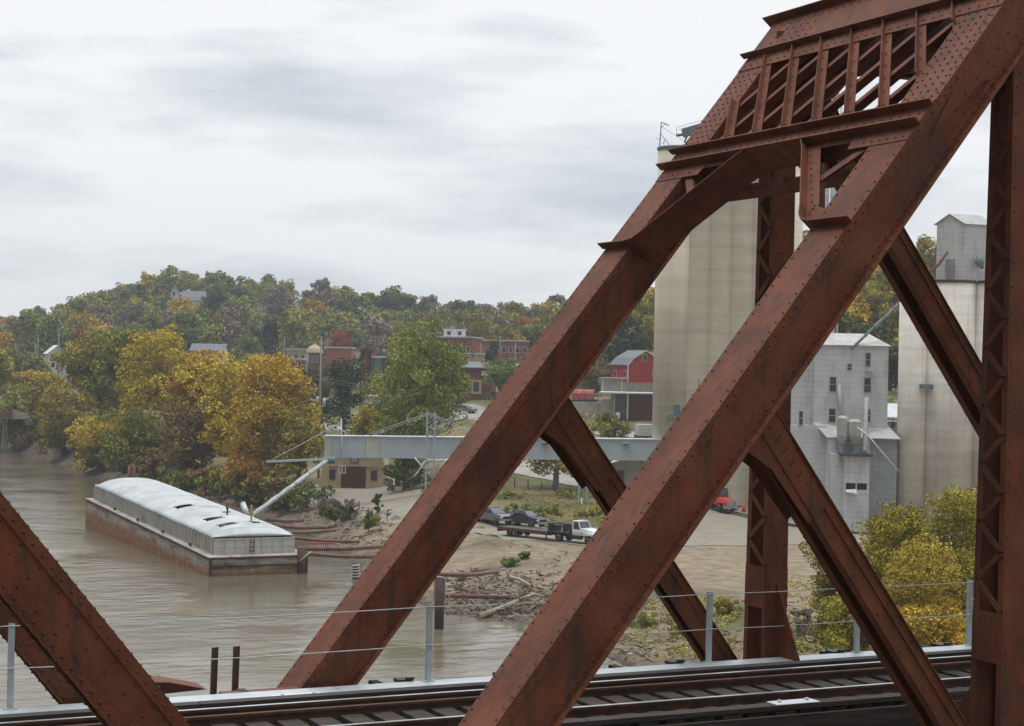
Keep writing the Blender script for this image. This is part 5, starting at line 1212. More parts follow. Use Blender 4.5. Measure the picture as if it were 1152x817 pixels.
# cargo floor
b = MB(); bb(b, cx0+.5, cx1-1.0, cy0+1.4, cy1-1.4, 2.9, 4.22); bb(b, cx0+.09, cx1-.09, cy0+.09, cy1-.09, 2.8, 2.899); b.build('grain_load', M['cargo'], BG, world=False)
# arched covers with raised ribs; hatch openings near the loading end
def arc(y):
    u = (y-(cy0-.15))/((cy1+.15)-(cy0-.15)); return cz1+.02+1.08*(1-abs(2*u-1)**2.7)
ns = 9; sl_ = (cx1-cx0)/ns
hatches = [(5, .59, 4, 9), (7, .5, 4, 9), (8, .40, 4, 9), (6, .72, 12, 15), (8, .34, 13, 16)]
for i in range(ns):
    x0, x1 = cx0+i*sl_, cx0+(i+1)*sl_; b = MB(); nx_, ny_ = 50, 22; vs = []; up_ = .03 if i % 2 else .0
    for a in range(nx_+1):
        x = x0+(x1-x0)*a/nx_+.0; rib = .15*max(0, math.cos(a/nx_*2*math.pi*5))**2
        endc = 0
        if i == ns-1: endc = max(0, (a/nx_-.62)/.38)
        if i == 0: endc = max(0, (.30-a/nx_)/.30)
        for c in range(ny_+1):
            y = cy0-.15+(cy1-cy0+.3)*c/ny_; z = arc(y); z = cz1+.02+(z-cz1-.02)*(math.sqrt(max(0, 1-endc*endc)) if endc < 1 else 0)+rib+up_
            vs.append((x, Yb(y), z))
    fs = []
    for a in range(nx_):
        for c in range(ny_):
            hole = False
            for hi, hf, hc0, hc1 in hatches:
                if hi == i and abs((a+.5)/nx_-hf) < .16 and hc0 <= c < hc1: hole = True
            if not hole: fs.append((a*(ny_+1)+c, a*(ny_+1)+c+1, (a+1)*(ny_+1)+c+1, (a+1)*(ny_+1)+c))
    if fl < 0: fs = [f[::-1] for f in fs]
    b.add(vs, fs, 0, True)
    o = b.build('hatch_cover', M['cover'], BG, world=False); sm_ = o.modifiers.new('thickness', 'SOLIDIFY'); sm_.thickness = .06; sm_.offset = -1
for k in range(4):
    b = MB(); x = 13.5+k*11.2; b.lathe((x, Yb(.45), 2.03), [(.10, 0), (.10, .26), (.15, .27), (.15, .31)], 8); b.lathe((x+.45, Yb(.45), 2.03), [(.10, 0), (.10, .26), (.15, .27), (.15, .31)], 8); b.build('mooring_bitt', M['pile'], BG, world=False)
bpt = lambda x, y, z: org+ex*x+eyv*y+ZU*(z+TR*(1-x/Lb))

# ================================================================ PEOPLE on the barge
def person(label, foot, face, hat, shirt, trousers, arm=0.0, sc=1.0):
    t = thing('person', label, 'person', foot, face, local=True)
    def skin(name, verts, edges, radii, material, lv=2):
        me = bpy.data.meshes.new(name); me.from_pydata([tuple(c*sc for c in v) for v in verts], edges, []); o = bpy.data.objects.new(name, me); COL.objects.link(o)
        o.modifiers.new('skin', 'SKIN'); o.modifiers.new('sub', 'SUBSURF').levels = lv; o.modifiers['sub'].render_levels = lv
        for i, r in enumerate(radii): me.skin_vertices[0].data[i].radius = (r*sc, r*sc)
        me.skin_vertices[0].data[0].use_root = True; me.materials.append(material); o.parent = t; o.modifiers['skin'].use_smooth_shade = True
        return o
    V_ = [(0, 0, .95), (0, 0, 1.12), (.01, 0, 1.32), (0, 0, 1.47), (.01, 0, 1.55), (.03, 0, 1.64), (.02, 0, 1.72)]
    E_ = [(i, i+1) for i in range(6)]; R_ = [.13, .12, .14, .06, .055, .095, .075]
    for sg in (-1, 1):
        n = len(V_); V_ += [(0, sg*.10, .90), (.03, sg*.11, .50), (0, sg*.12, .10), (.14, sg*.13, .04)]; E_ += [(0, n), (n, n+1), (n+1, n+2), (n+2, n+3)]; R_ += [.095, .065, .045, .04]
        n = len(V_); V_ += [(0, sg*.18, 1.40), (.02+arm*.1, sg*.25, 1.13), (.16+arm*.1, sg*.20, .98), (.22+arm*.1, sg*.18, .92)]; E_ += [(2, n), (n, n+1), (n+1, n+2), (n+2, n+3)]; R_ += [.055, .045, .032, .03]
        for f in range(5):
            m_ = len(V_); V_ += [(.27+arm*.1, sg*(.14+.018*f), .89-.004*f), (.31+arm*.1, sg*(.14+.02*f), .86+(.03 if f == 0 else 0))]; E_ += [(n+3, m_), (m_, m_+1)]; R_ += [.010, .008]
    skin('body', V_, E_, R_, M['skin'])
    sv = [(0, 0, .98), (0, 0, 1.14), (.01, 0, 1.34), (0, 0, 1.43)]; se = [(0, 1), (1, 2), (2, 3)]; sr = [.155, .14, .165, .085]
    for sg in (-1, 1): n = len(sv); sv += [(0, sg*.18, 1.40), (.02+arm*.1, sg*.25, 1.13), (.13+arm*.1, sg*.21, 1.01)]; se += [(2, n), (n, n+1), (n+1, n+2)]; sr += [.075, .062, .05]
    skin('shirt', sv, se, sr, shirt)
    tv = [(0, 0, .96)]; te = []; tr = [.15]
    for sg in (-1, 1): n = len(tv); tv += [(0, sg*.10, .86), (.03, sg*.11, .50), (0, sg*.12, .13)]; te += [(0, n), (n, n+1), (n+1, n+2)]; tr += [.115, .085, .07]
    skin('trousers', tv, te, tr, trousers)
    b = MB(); b.lathe((.02*sc, 0, 1.70*sc), [(.125*sc, 0), (.125*sc, .05*sc), (.10*sc, .11*sc), (.04*sc, .14*sc)], 14); b.box(.10*sc, .19*sc, -.08*sc, .08*sc, 1.70*sc, 1.715*sc); b.build('hard_hat', hat, t, world=False)
    for s2 in (-1, 1):
        b = MB(); b.box(-.08*sc, .17*sc, s2*.13*sc-.05*sc, s2*.13*sc+.05*sc, 0, .085*sc); b.build('boot', M['black'], t, world=False)
    return t
ph = cx0+6.0*sl_
a, d = ad(at(255.5, 581, 212)); 
# find the spot on the covers below the photographed figure
def cover_pt(x, y): return bpt(x, y, arc(y)+.12)
best = None
for i in range(200):
    for j in range(30):
        x = cx0+(cx1-cx0)*i/199; y = cy0+(cy1-cy0)*j/29; p = cover_pt(x, y)
        v = p-CAM; qx = 576+F_PX*v.dot(RIGHT)/v.dot(FWD); qy = 408-F_PX*v.dot(UP)/v.dot(FWD); e1 = (qx-254.5)**2+(qy-581)**2+(0 if y > 5.5 else 30); e2 = (qx-283)**2+(qy-586)**2
        if best is None: best = [(e1, p), (e2, p)]
        if e1 < best[0][0]: best[0] = (e1, p)
        if e2 < best[1][0]: best[1] = (e2, p)
person('worker in dark blue with a red hard hat standing on the barge covers', best[0][1]-ZU*.0, rz_of(Vector((.6, .3))), M['red'], M['bluecloth'], M['bluecloth'])
person('worker in tan clothes standing beside the tip of the loading spout', best[1][1]-ZU*.0, rz_of(Vector((-.7, -.2))), M['yellow'], M['tancloth'], M['tancloth'])

# ================================================================ PILES, PIPES, DRIFTWOOD
def pipe(name, p, q, r, label, m_=None, n=8, cat='pipe', grp=None):
    b = MB(); p = Vector(p); q = Vector(q); mid = p.lerp(q, .5)-ZU*.15; b.tube([p, mid, q], r, n)
    return solo(b, name, m_ or M['pipe'], label, cat, p, grp)
pil = at(494, 698, 152); pb_ = W(*ad(pil), ZW-1.2); pt_ = at(494, 649, 152)
t = thing('mooring_pile', 'dark steel mooring pile looped with white rope at the water edge', 'mooring pile', pb_)
b = MB(); b.tube([pb_, Vector((pb_.x, pb_.y, pt_.z))], .42, 12); b.build('shaft', M['pile'], t)
b = MB()
for s2 in (-1, 1): b.tube([Vector((pb_.x, pb_.y, pt_.z+.05))+RH*.2*s2-FH*.3, Vector((pb_.x, pb_.y, pt_.z-.1))+RH*.47*s2-FH*.1, Vector((pb_.x, pb_.y, pt_.z-2.1))+RH*.50*s2-FH*.1], .05, 6)
b.tube([Vector((pb_.x, pb_.y, pt_.z+.06))+RH*.25-FH*.3, Vector((pb_.x, pb_.y, pt_.z+.06))-RH*.25-FH*.3], .05, 6)
b.tube([Vector((pb_.x, pb_.y, pt_.z-1.4))+RH*.5, Vector((pb_.x, pb_.y, pt_.z-1.5))+RH*.8, Vector((pb_.x, pb_.y, pt_.z-2.2))+RH*.85], .04, 6); b.build('rope', M['rope'], t)
p2 = at(400, 645, 186); q2 = W(*ad(p2), ZW-1); tt = at(401, 636, 186)
t = thing('mooring_pile', 'short pile wrapped in pale rope near the bank, left of the far truss post', 'mooring pile', q2)
b = MB(); b.tube([q2, Vector((q2.x, q2.y, tt.z))], .35, 10); b.build('shaft', M['pile'], t)
b = MB()
for k in range(7): z = tt.z-.1-k*.3; b.tube([Vector((q2.x, q2.y, z))+RH*.38*math.cos(a)+FH*.38*math.sin(a)+ZU*.03*a for a in [i*math.pi/4 for i in range(9)]], .07, 5)
b.build('rope', M['rope'], t)
q3 = W(*ad(at(338.5, 640, 190)), ZW-1); z3 = at(338.5, 615, 190).z
b = MB(); b.tube([q3, Vector((q3.x, q3.y, z3))], .45, 12); solo(b, 'mooring_pile', M['pile'], 'thick dark pile touching the corner of the barge', 'mooring pile', q3)
q4 = W(*ad(at(148, 545, 300)), ZW-1); z4 = at(148, 523, 300).z
b = MB(); b.tube([q4-RH*.35, Vector((q4.x, q4.y, z4))-RH*.35], .35, 8); b.tube([q4+RH*.35, Vector((q4.x, q4.y, z4))+RH*.35], .35, 8); b.beam(Vector((q4.x, q4.y, z4-.3))-RH*.5, Vector((q4.x, q4.y, z4-.3))+RH*.5, .6, .3)
solo(b, 'mooring_dolphin', M['pipe'], 'red-brown twin pile dolphin behind the far end of the barge', 'dolphin', q4)
W0 = Vector((0, 0, 0))
pipe('mooring_strut', at(497, 669.5, 153), at(618, 669, 176), .22, 'long rusty pipe strut from the rope-looped pile across the mud', cat='pipe strut')
pipe('mooring_strut', at(495, 646, 160), at(560, 643, 181), .2, 'rusty pipe resting on a log above the rope-looped pile', cat='pipe strut')
pipe('mooring_strut', at(340, 617, 191), at(434, 614, 205), .26, 'upper rusty pipe strut from the barge corner pile to the bank', cat='pipe strut')
pipe('mooring_strut', at(340, 622, 190), at(424, 626, 199), .22, 'lower rusty pipe strut from the barge corner pile to the bank', cat='pipe strut')
pipe('mooring_strut', at(322, 604, 205), at(404, 609, 212), .2, 'rusty pipe lying on mud just above the red rack', cat='pipe strut')
pipe('mooring_strut', at(300, 584, 216), at(341, 585, 232), .22, 'uppermost dark pipe on the mud beside the barge covers', cat='pipe strut')
pipe('mooring_strut', at(308, 591, 214), at(366, 593, 226), .22, 'long dark pipe second from the top on the mud beside the barge', cat='pipe strut')
pipe('mooring_strut', at(312, 599, 208), at(377, 596, 222), .2, 'dark pipe third from the top on the mud, crossing a shrub', cat='pipe strut')
t = thing('barrier_rack', 'small red and white slatted rack on the pipe strut beside the barge', 'rack', at(349, 615, 195))
b = MB(); b.beam(at(349, 611.5, 195), at(376, 611, 197), .2, .25); b.build('top_rail', M['red'], t)
b = MB()
for k in range(11): b.beam(at(350+k*2.5, 611.5, 195+k*.18), at(350+k*2.5, 615.5, 195+k*.18), .08, .08)
b.build('slat', M['white'], t)
b = MB(); b.tube([at(337, 631, 189), at(343, 626, 189), at(350, 620, 189)], .07, 6); solo(b, 'mooring_rope', M['rope'], 'pale rope tying the barge corner to the pipe strut', 'rope', at(337, 631, 189))
def log(pts, r, label, m_=M['drift'], seed=0, br=3):
    R2 = random.Random(seed); b = MB(); b.tube(pts, [r*(1-.7*i/(len(pts)-1)) for i in range(len(pts))], 7)
    for k in range(br):
        i = R2.randrange(len(pts)-1); p = Vector(pts[i]).lerp(Vector(pts[i+1]), R2.random()); q = p+RH*R2.uniform(-1.5, 1.5)+FH*R2.uniform(-1, 1)+ZU*R2.uniform(.1, 1.1)
        b.tube([p, p.lerp(q, .5)+ZU*.1, q], [r*.4, r*.3, r*.12], 5)
    return solo(b, 'driftwood_log', m_, label, 'log', pts[0])
def bz(px, py, lift=.15):               # photo point laid on the bank
    d = 100.0
    for _ in range(1200):
        p = at(px, py, d); a, dd = ad(p)
        if p.z <= H(a, dd)+.02 or d > 420: break
        d += .25
    return at(px, py, d)+ZU*lift
log([bz(539, 696, .2), bz(572, 688, .6), bz(600, 679, .9), bz(612, 677, .5)], .32, 'long bleached trunk lying at the waterline right of the rope-looped pile', seed=1)
log([bz(571, 652, .3), bz(584, 657, .5), bz(596, 664, .5), bz(612, 666, .4), bz(624, 673, .3)], .22, 'crooked bleached branch in the middle of the mud bank', seed=2, br=5)
log([bz(516, 655, .2), bz(530, 651, .7), bz(552, 645, .5)], .26, 'brown log under the higher rusty pipe', M['drift_dark'], seed=3)
log([bz(512, 660), bz(519, 666, .3), bz(532, 664, .5)], .22, 'dark forked snag behind the rope-looped pile', M['drift_dark'], seed=4)
log([bz(566, 693), bz(584, 689, .3), bz(604, 684, .3)], .2, 'dark wet log just under the long bleached trunk', M['drift_dark'], seed=6)
log([bz(592, 690), bz(604, 684, .4), bz(614, 679, .5)], .12, 'thin pale limb at the right end of the long trunk', seed=7)
log([bz(378, 590), bz(366, 596, .3), bz(352, 600, .2)], .2, 'grey log at the foot of the bank shrubs beside the barge', seed=8)
log([bz(700, 735), bz(712, 733, .3), bz(735, 745, .1)], .15, 'thin pale stick on the mud below the right bank grass', seed=9, br=2)
b = MB(); R3 = random.Random(5)
areas = [(500, 625, 645, 700, 420), (300, 440, 570, 615, 260), (560, 700, 610, 690, 130), (200, 330, 548, 578, 140), (690, 760, 690, 745, 60)]
for x0, x1, y0, y1, n in areas:
    for k in range(n):
        p = bz(R3.uniform(x0, x1), R3.uniform(y0, y1), .06)
        if p.z < ZW-.1 or H(*ad(p)) < ZW: continue
        k_ = R3.uniform(.3, 1.15); q = p+RH*R3.uniform(-1.5, 1.5)*k_+FH*R3.uniform(-1.2, 1.2)*k_+ZU*R3.uniform(-.05, .45)*k_; m_ = p.lerp(q, R3.uniform(.3, .7))+RH*R3.uniform(-.3, .3)+ZU*R3.uniform(0, .2); b.tube([p-ZU*.1, m_, q], [.07*k_+.02, .05*k_+.015, .015], 4, 0 if R3.random() < .35 else 1)
tag(b.build('driftwood_litter', [M['drift'], M['drift_dark']]), 'tangle of small driftwood sticks strewn over the mud bank', 'driftwood', kind='stuff')
b = MB()
for x0, x1, y0, y1, n in ((500, 640, 640, 700, 260), (300, 440, 570, 625, 300), (690, 950, 676, 742, 260), (10, 340, 505, 580, 260)):
    for k in range(n):
        p = bz(R3.uniform(x0, x1), R3.uniform(y0, y1), 0)
        if H(*ad(p)) < ZW-.1: continue
        r_ = R3.uniform(.08, .30); c8 = [p+RH*(sx*r_*R3.uniform(.6, 1.2))+FH*(sy_*r_*R3.uniform(.6, 1.2))+ZU*(sz*r_*.5*R3.uniform(.5, 1.2)) for sz in (-1, 1) for sx, sy_ in ((-1, -1), (1, -1), (1, 1), (-1, 1))]
        b.hexa(c8, R3.randrange(2))
tag(b.build('bank_rubble', [mat('grey_rubble', (.20, .175, .14), (.29, .255, .21), 2, .95), mat('mud_clods', (.15, .12, .088), (.22, .18, .13), 2, .95)]), 'scattered stones and mud clods over the river bank', 'rubble', kind='stuff')
b = MB()
for k in range(26):
    px = 213+k*5.5+R3.uniform(-1, 1); p = bz(px, 560+R3.uniform(-3, 6), 0)
    if H(*ad(p)) > ZW-.5: b.tube([p-ZU*.5, p+ZU*R3.uniform(.8, 2.2)], .10, 5)
tag(b.build('old_pilings', M['drift_dark']), 'rows of thin rotted stakes in the mud behind the barge', 'stakes', kind='stuff')

# ================================================================ VEGETATION
def leafmat(name, cols3, rough=1.0):
    m, N, L, bs = newmat(name); at_ = N.new('ShaderNodeAttribute'); at_.attribute_name = 'tint'; oi = N.new('ShaderNodeObjectInfo')
    c = ramp(N, L, at_.outputs['Fac'], [(0, cols3[0]), (.5, cols3[1]), (1, cols3[2])])
    hs = N.new('ShaderNodeHueSaturation'); L.new(c, hs.inputs['Color'])
    mr = N.new('ShaderNodeMapRange'); mr.inputs[3].default_value = .84; mr.inputs[4].default_value = 1.14; L.new(oi.outputs['Random'], mr.inputs[0]); L.new(mr.outputs[0], hs.inputs['Value'])
    ml = N.new('ShaderNodeMath'); ml.operation = 'MULTIPLY'; ml.inputs[1].default_value = 7.3; L.new(oi.outputs['Random'], ml.inputs[0]); fr = N.new('ShaderNodeMath'); fr.operation = 'FRACT'; L.new(ml.outputs[0], fr.inputs[0])
    mh = N.new('ShaderNodeMapRange'); mh.inputs[3].default_value = .482; mh.inputs[4].default_value = .518; L.new(fr.outputs[0], mh.inputs[0]); L.new(mh.outputs[0], hs.inputs['Hue'])
    L.new(hs.outputs[0], bs.inputs['Base Color']); bs.inputs['Roughness'].default_value = rough; bs.inputs['Specular IOR Level'].default_value = .04
    return m
LM = {
    'gold': leafmat('golden_leaves', ((0.236, 0.194, 0.036), (0.531, 0.351, 0.05), (0.64, 0.492, 0.086))),
    'amber': leafmat('amber_leaves', ((0.248, 0.168, 0.036), (0.496, 0.289, 0.05), (0.64, 0.435, 0.086))),
    'olive': leafmat('olive_leaves', ((0.138, 0.159, 0.043), (0.27, 0.281, 0.075), (0.43, 0.418, 0.114))),
    'goldolive': leafmat('olive_gold_leaves', ((0.146, 0.165, 0.037), (0.332, 0.298, 0.06), (0.53, 0.447, 0.086))),
    'green': leafmat('green_leaves', ((0.093, 0.125, 0.046), (0.186, 0.23, 0.072), (0.304, 0.347, 0.114))),
    'dark': leafmat('dark_green_leaves', ((0.036, 0.06, 0.031), (0.073, 0.108, 0.055), (0.136, 0.172, 0.083))),
    'rust': leafmat('rust_leaves', ((0.166, 0.128, 0.056), (0.29, 0.208, 0.086), (0.43, 0.305, 0.125))),
    'red': leafmat('red_leaves', ((0.211, 0.04, 0.026), (0.391, 0.072, 0.043), (0.542, 0.129, 0.072))),
    'yellow': leafmat('yellow_leaves', ((0.206, 0.187, 0.036), (0.392, 0.327, 0.056), (0.535, 0.459, 0.081))),
    'grey': leafmat('thin_grey_brown_twigs', ((0.166, 0.143, 0.108), (0.271, 0.222, 0.172), (0.407, 0.337, 0.244))),
}
def leaves(b, cen, rad, n, size, R, tint0=None, flat=1.0):
    for _ in range(n):
        while True:
            v = Vector((R.uniform(-1, 1), R.uniform(-1, 1), R.uniform(-1, 1)))
            if v.length < 1: break
        v = v.normalized()*(v.length**.5); p = cen+Vector((v.x*rad, v.y*rad, v.z*rad*flat))
        a = Vector((R.gauss(0, 1), R.gauss(0, 1), R.gauss(0, 1))).normalized(); c = a.cross(Vector((R.gauss(0, 1), R.gauss(0, 1), R.gauss(0, 1)))).normalized(); s = size*R.uniform(.6, 1.35)
        o = len(b.v); b.v += [p-a*s*.5, p+c*s*.32, p+a*s*.5, p-c*s*.32]; b.f.append([o, o+1, o+2, o+3]); b.m.append(0); b.sm.append(False); b.c.append(min(1, max(0, tint0+R.gauss(0, .16))))
def crown(R, h, w_, base=.25, nclump=34, per=80, size=.45, lean=0, skirt=False):
    """clump centres of an irregular crown; h height, w_ half width"""
    b = MB(); b.c = []; cl = []
    lobes = [(R.uniform(-.5, .5)*w_, R.uniform(-.5, .5)*w_, R.uniform(base+.15, .88)*h, R.uniform(.45, .75)*w_) for _ in range(6)]+[(0, 0, h*.6, w_*.8), (lean*.5, 0, h*.82, w_*.5)]
    for k in range(nclump):
        lx, ly, lz, lr = R.choice(lobes); v = Vector((R.gauss(0, 1), R.gauss(0, 1), R.gauss(0, .8)+.15)).normalized()*lr*R.uniform(.55, 1.05)
        p = Vector((lx, ly, lz))+v
        if p.z < h*base or p.z > h*.97: p.z = R.uniform(base*h, h*.92)
        rr = w_*R.uniform(.16, .30); cl.append((p, rr)); tint = min(.95, max(.05, .5+R.gauss(0, .2)+.15*(p.z/h-.6)))
        leaves(b, p, rr, per, size, R, tint, .75)
    return b, cl
def trunk_mesh(R, h, w_, cl, r0, frac=.62, fork=0, n=7):
    b = MB(); top = Vector((R.uniform(-.1, .1)*w_, R.uniform(-.1, .1)*w_, h*frac)); pts = [Vector((0, 0, -.6)), Vector((0, 0, h*.08)), top.lerp(Vector((0, 0, 0)), .5)+Vector((R.uniform(-.2, .2), R.uniform(-.2, .2), 0)), top, Vector((top.x, top.y, h*.9))]
    b.tube(pts, [r0*1.35, r0, r0*.72, r0*.45, r0*.1], n)
    for p, rr in cl[:14]:
        s = Vector((0, 0, 0)).lerp(top, R.uniform(.45, 1)); m_ = s.lerp(p, .5)+Vector((0, 0, -.05*h)); b.tube([s, m_, p], [r0*.35, r0*.22, r0*.06], 5)
    return b
def big_tree(name, label, px, ytop, ybase, hw, d, leaf, seed, nclump=46, per=110, size=.5, base=.2, bark='bark', group=None, ground_fit=True, r0=.4):
    R = random.Random(seed); a, dd = ad(at(px, ybase, d)); g_ = G(a, dd); zt = at(px, ytop, d).z; h = zt-g_.z; w_ = hw*d/F_PX
    t = thing(name, label, 'tree' if 'tree' in name else 'shrub', g_, R.uniform(0, 6), group=group, local=True)
    b, cl = crown(R, h, w_, base, int(nclump*1.45), per, size*.92); b.build('crown', LM[leaf], t, world=False)
    trunk_mesh(R, h, w_, cl, r0).build('trunk', M[bark], t, world=False)
    return t
BT = big_tree
BT('riverside_tree', 'small olive tree at the far left end of the bank grove', 20, 432, 500, 29, 425, 'olive', 11, 64, 99, .7)
BT('riverside_tree', 'rounded olive-gold tree before the left road bridge', 55, 425, 505, 34, 405, 'goldolive', 12, 64, 99, .7)
BT('riverside_tree', 'tall olive tree leaning over the left bend of the shore', 112, 372, 522, 42, 372, 'goldolive', 13, 96, 121, .65, .1)
BT('riverside_tree', 'brownish open-crowned tree in the left half of the grove', 138, 370, 530, 41, 360, 'olive', 14, 80, 121, .65, .12)
BT('riverside_tree', 'tallest golden tree of the bank grove, above the barge stern', 187, 366, 538, 52, 335, 'gold', 15, 112, 132, .6, .1)
BT('riverside_tree', 'amber tree between the two large golden crowns', 228, 396, 545, 41, 312, 'amber', 16, 88, 121, .55, .1)
BT('riverside_tree', 'golden tree leaning over the middle of the barge', 262, 398, 552, 46, 298, 'gold', 17, 96, 132, .5, .1)
BT('riverside_tree', 'large golden tree at the right end of the bank grove', 312, 400, 560, 57, 274, 'gold', 18, 128, 143, .48, .1)
BT('riverside_tree', 'lower green-gold tree hanging over the shore by the loading boom', 335, 455, 565, 36, 268, 'goldolive', 19, 80, 121, .45, .1)
BT('riverside_tree', 'rust-brown low tree at the foot of the grove behind the barge', 215, 455, 552, 46, 296, 'rust', 20, 80, 121, .5, .08)
BT('riverside_tree', 'dark olive low tree beneath the left grove trees', 160, 460, 545, 46, 318, 'olive', 21, 80, 121, .55, .05)
BT('riverside_tree', 'low gold tree nestled under the tallest golden crown', 120, 470, 530, 39, 340, 'gold', 22, 70, 110, .6, .05)
BT('riverside_tree', 'low dark tree at the waterline under the right golden tree', 285, 490, 562, 39, 272, 'amber', 23, 70, 110, .45, .08)
BT('town_tree', 'dark green tree left of the two-arm utility pole', 345, 407, 500, 30, 335, 'dark', 24, 44, 90, .5)
BT('town_tree', 'dark green tree right of the two-arm utility pole', 385, 403, 500, 34, 345, 'dark', 25, 64, 100, .5, .08)
BT('town_tree', 'olive tree beside the dark brick warehouse', 412, 452, 545, 28, 300, 'goldolive', 26, 50, 100, .45, .15)
BT('town_tree', 'tall olive and amber tree rising behind the gallery, the largest in the town', 468, 352, 556, 54, 272, 'olive', 27, 130, 150, .42, .16, r0=.6)
BT('town_tree', 'amber crowned tree leaning beside the largest town tree', 447, 400, 552, 34, 280, 'goldolive', 28, 60, 120, .42, .2)
BT('town_tree', 'dark green tree under the gallery between garage and mast', 455, 500, 562, 26, 266, 'green', 29, 44, 110, .4, .05)
BT('town_tree', 'fresh green tree left of the far truss post, by the brick shop', 560, 403, 470, 26, 382, 'green', 30, 50, 100, .5, .1)
BT('town_tree', 'small green tree under the large brick block', 556, 383, 410, 10, 500, 'dark', 31, 26, 80, .6, .1)
BT('town_tree', 'pale-barked forked tree whose trunk stands on the grass bank below the gallery', 625, 466, 557, 44, 262, 'goldolive', 32, 90, 100, .42, .25, bark='bark_pale', r0=.5)
BT('town_tree', 'round olive tree poking above the gallery roof near the tall elevator', 684, 463, 545, 24, 286, 'olive', 33, 50, 110, .42, .2)
BT('town_tree', 'reddish-green tree between the red trailer and the barn', 664, 404, 452, 22, 405, 'rust', 34, 40, 90, .55, .05)
BT('town_tree', 'bright yellow round tree above the large brick block', 541, 352, 400, 17, 575, 'yellow', 35, 40, 100, .7, .1)
BT('town_tree', 'low yellow tree right of the round yellow tree', 575, 367, 400, 18, 590, 'yellow', 36, 36, 90, .7, .1)
BT('town_tree', 'bright red tree above the left white house', 92, 366, 405, 11, 590, 'red', 37, 34, 90, .7, .1)
BT('town_tree', 'wide dark red tree above the orange brick building', 383, 371, 402, 17, 600, 'red', 38, 34, 90, .7, .05)
BT('town_tree', 'pale yellow-green tree on the lower hill, above the grey building', 320, 346, 385, 16, 640, 'goldolive', 39, 34, 90, .8, .1)
BT('town_tree', 'dark evergreen-like tree directly behind the barn', 698, 345, 430, 22, 425, 'dark', 40, 50, 100, .6, .02)
BT('town_tree', 'tall yellow-green tree between the barn and the tall elevator', 722, 322, 430, 26, 435, 'goldolive', 41, 56, 100, .6, .05)
BT('hillside_tree', 'golden tree on the skyline left of the right silo', 1043, 262, 440, 30, 400, 'yellow', 42, 60, 100, .6, .3)
BT('hillside_tree', 'dark green tree close behind the mill roof', 1000, 390, 470, 24, 335, 'dark', 43, 50, 100, .5, .02)
BT('hillside_tree', 'gold and green tree above the mill, beside the blue spout', 985, 300, 400, 26, 380, 'goldolive', 44, 56, 100, .55, .05)
BT('hillside_tree', 'olive tree between mill and right silo', 1006, 330, 440, 24, 360, 'olive', 45, 50, 100, .5, .02)
# large yellow shrub near the bridge
BT('riverside_tree', 'olive-gold tree cut by the left picture edge behind the road bridge', -6, 392, 500, 34, 440, 'goldolive', 46, 60, 100, .7, .05)
BT('riverside_tree', 'amber tree between the left picture edge and the two-storey white house', 28, 420, 500, 30, 452, 'amber', 47, 50, 100, .7, .05)
BT('riverside_tree', 'lower olive-gold tree filling the grove just below the two-storey white house', 80, 428, 516, 36, 392, 'goldolive', 48, 56, 100, .62, .05)
BT('riverside_tree', 'low golden tree at the shoreline between the left bend and the grove', 70, 462, 520, 34, 380, 'goldolive', 49, 50, 100, .6, .03)
Ys = [(1008, 548, 735, 58, 118, 'yellow', 'tall yellow-green thicket shrub between the truss verticals'), (955, 610, 745, 50, 121, 'goldolive', 'green-gold shrub on the river side of the yellow thicket'), (1072, 530, 735, 60, 114, 'yellow', 'yellow-green shrub of the thicket nearest the right truss post, its highest crown'), (1035, 600, 745, 62, 110, 'yellow', 'lower yellow shrub in front of the tall yellow thicket shrub'), (975, 660, 750, 52, 113, 'goldolive', 'low olive-gold shrub at the foot of the yellow thicket'), (1050, 660, 750, 56, 107, 'gold', 'lowest amber shrub of the thicket, just above the walkway rail'), (1130, 560, 740, 50, 118, 'goldolive', 'shrub of the thicket hidden mostly behind the right truss post')]
for i, (px, yt, yb, hw, d, lf, lab) in enumerate(Ys): BT('thicket_shrub', lab, px, yt, yb, hw, d, lf, 60+i, 170, 150, .19, .02, group=None, r0=.12)
# bank shrubs
def shrub(px, py, hw, h, lf, lab, seed, grp='low shrubs on the river bank', size=.35):
    p = bz(px, py, 0); a, d = ad(p); R = random.Random(seed); w_ = hw*d/F_PX
    t = thing('bank_shrub', lab, 'shrub', p-ZU*.1, R.uniform(0, 6), group=grp, local=True); b, cl = crown(R, h, w_, .05, 26, 150, size*.62); b.build('foliage', LM[lf], t, world=False); trunk_mesh(R, h, w_, cl, .06).build('stem', M['bark'], t, world=False)
for i, (px, py, hw, h, lf, lab) in enumerate(((378, 592, 15, 3.2, 'green', 'green shrub on the bank between the barge pipes and the gravel pad'), (392, 585, 12, 3.0, 'grey', 'brown twiggy shrub just uphill of the green bank shrub'), (415, 598, 14, 3.0, 'olive', 'olive shrub beside the far truss post on the bank'), (425, 578, 8, 3.0, 'green', 'small upright green shrub at the gravel pad edge'), (365, 578, 20, 2.4, 'grey', 'wide grey-brown brush below the row of pad posts'), (572, 637, 12, .9, 'green', 'bright green weed patch on the dry bank below the trailer'), (590, 628, 7, .8, 'green', 'small green weed clump right of the larger weed patch'), (720, 705, 22, 1.3, 'olive', 'low green brush on the right bank by the far strut'), (765, 712, 22, 1.4, 'olive', 'low olive brush on the right bank near the railing post'), (815, 690, 18, 1.4, 'goldolive', 'dry gold weeds left of the far vertical truss post'), (905, 715, 16, 2.2, 'grey', 'grey-brown brush below the yellow thicket'), (940, 690, 14, 2.5, 'goldolive', 'loose green-gold saplings left of the yellow thicket'))):
    shrub(px, py, hw, h, lf, lab, 100+i, None, .22 if py > 600 else .35)
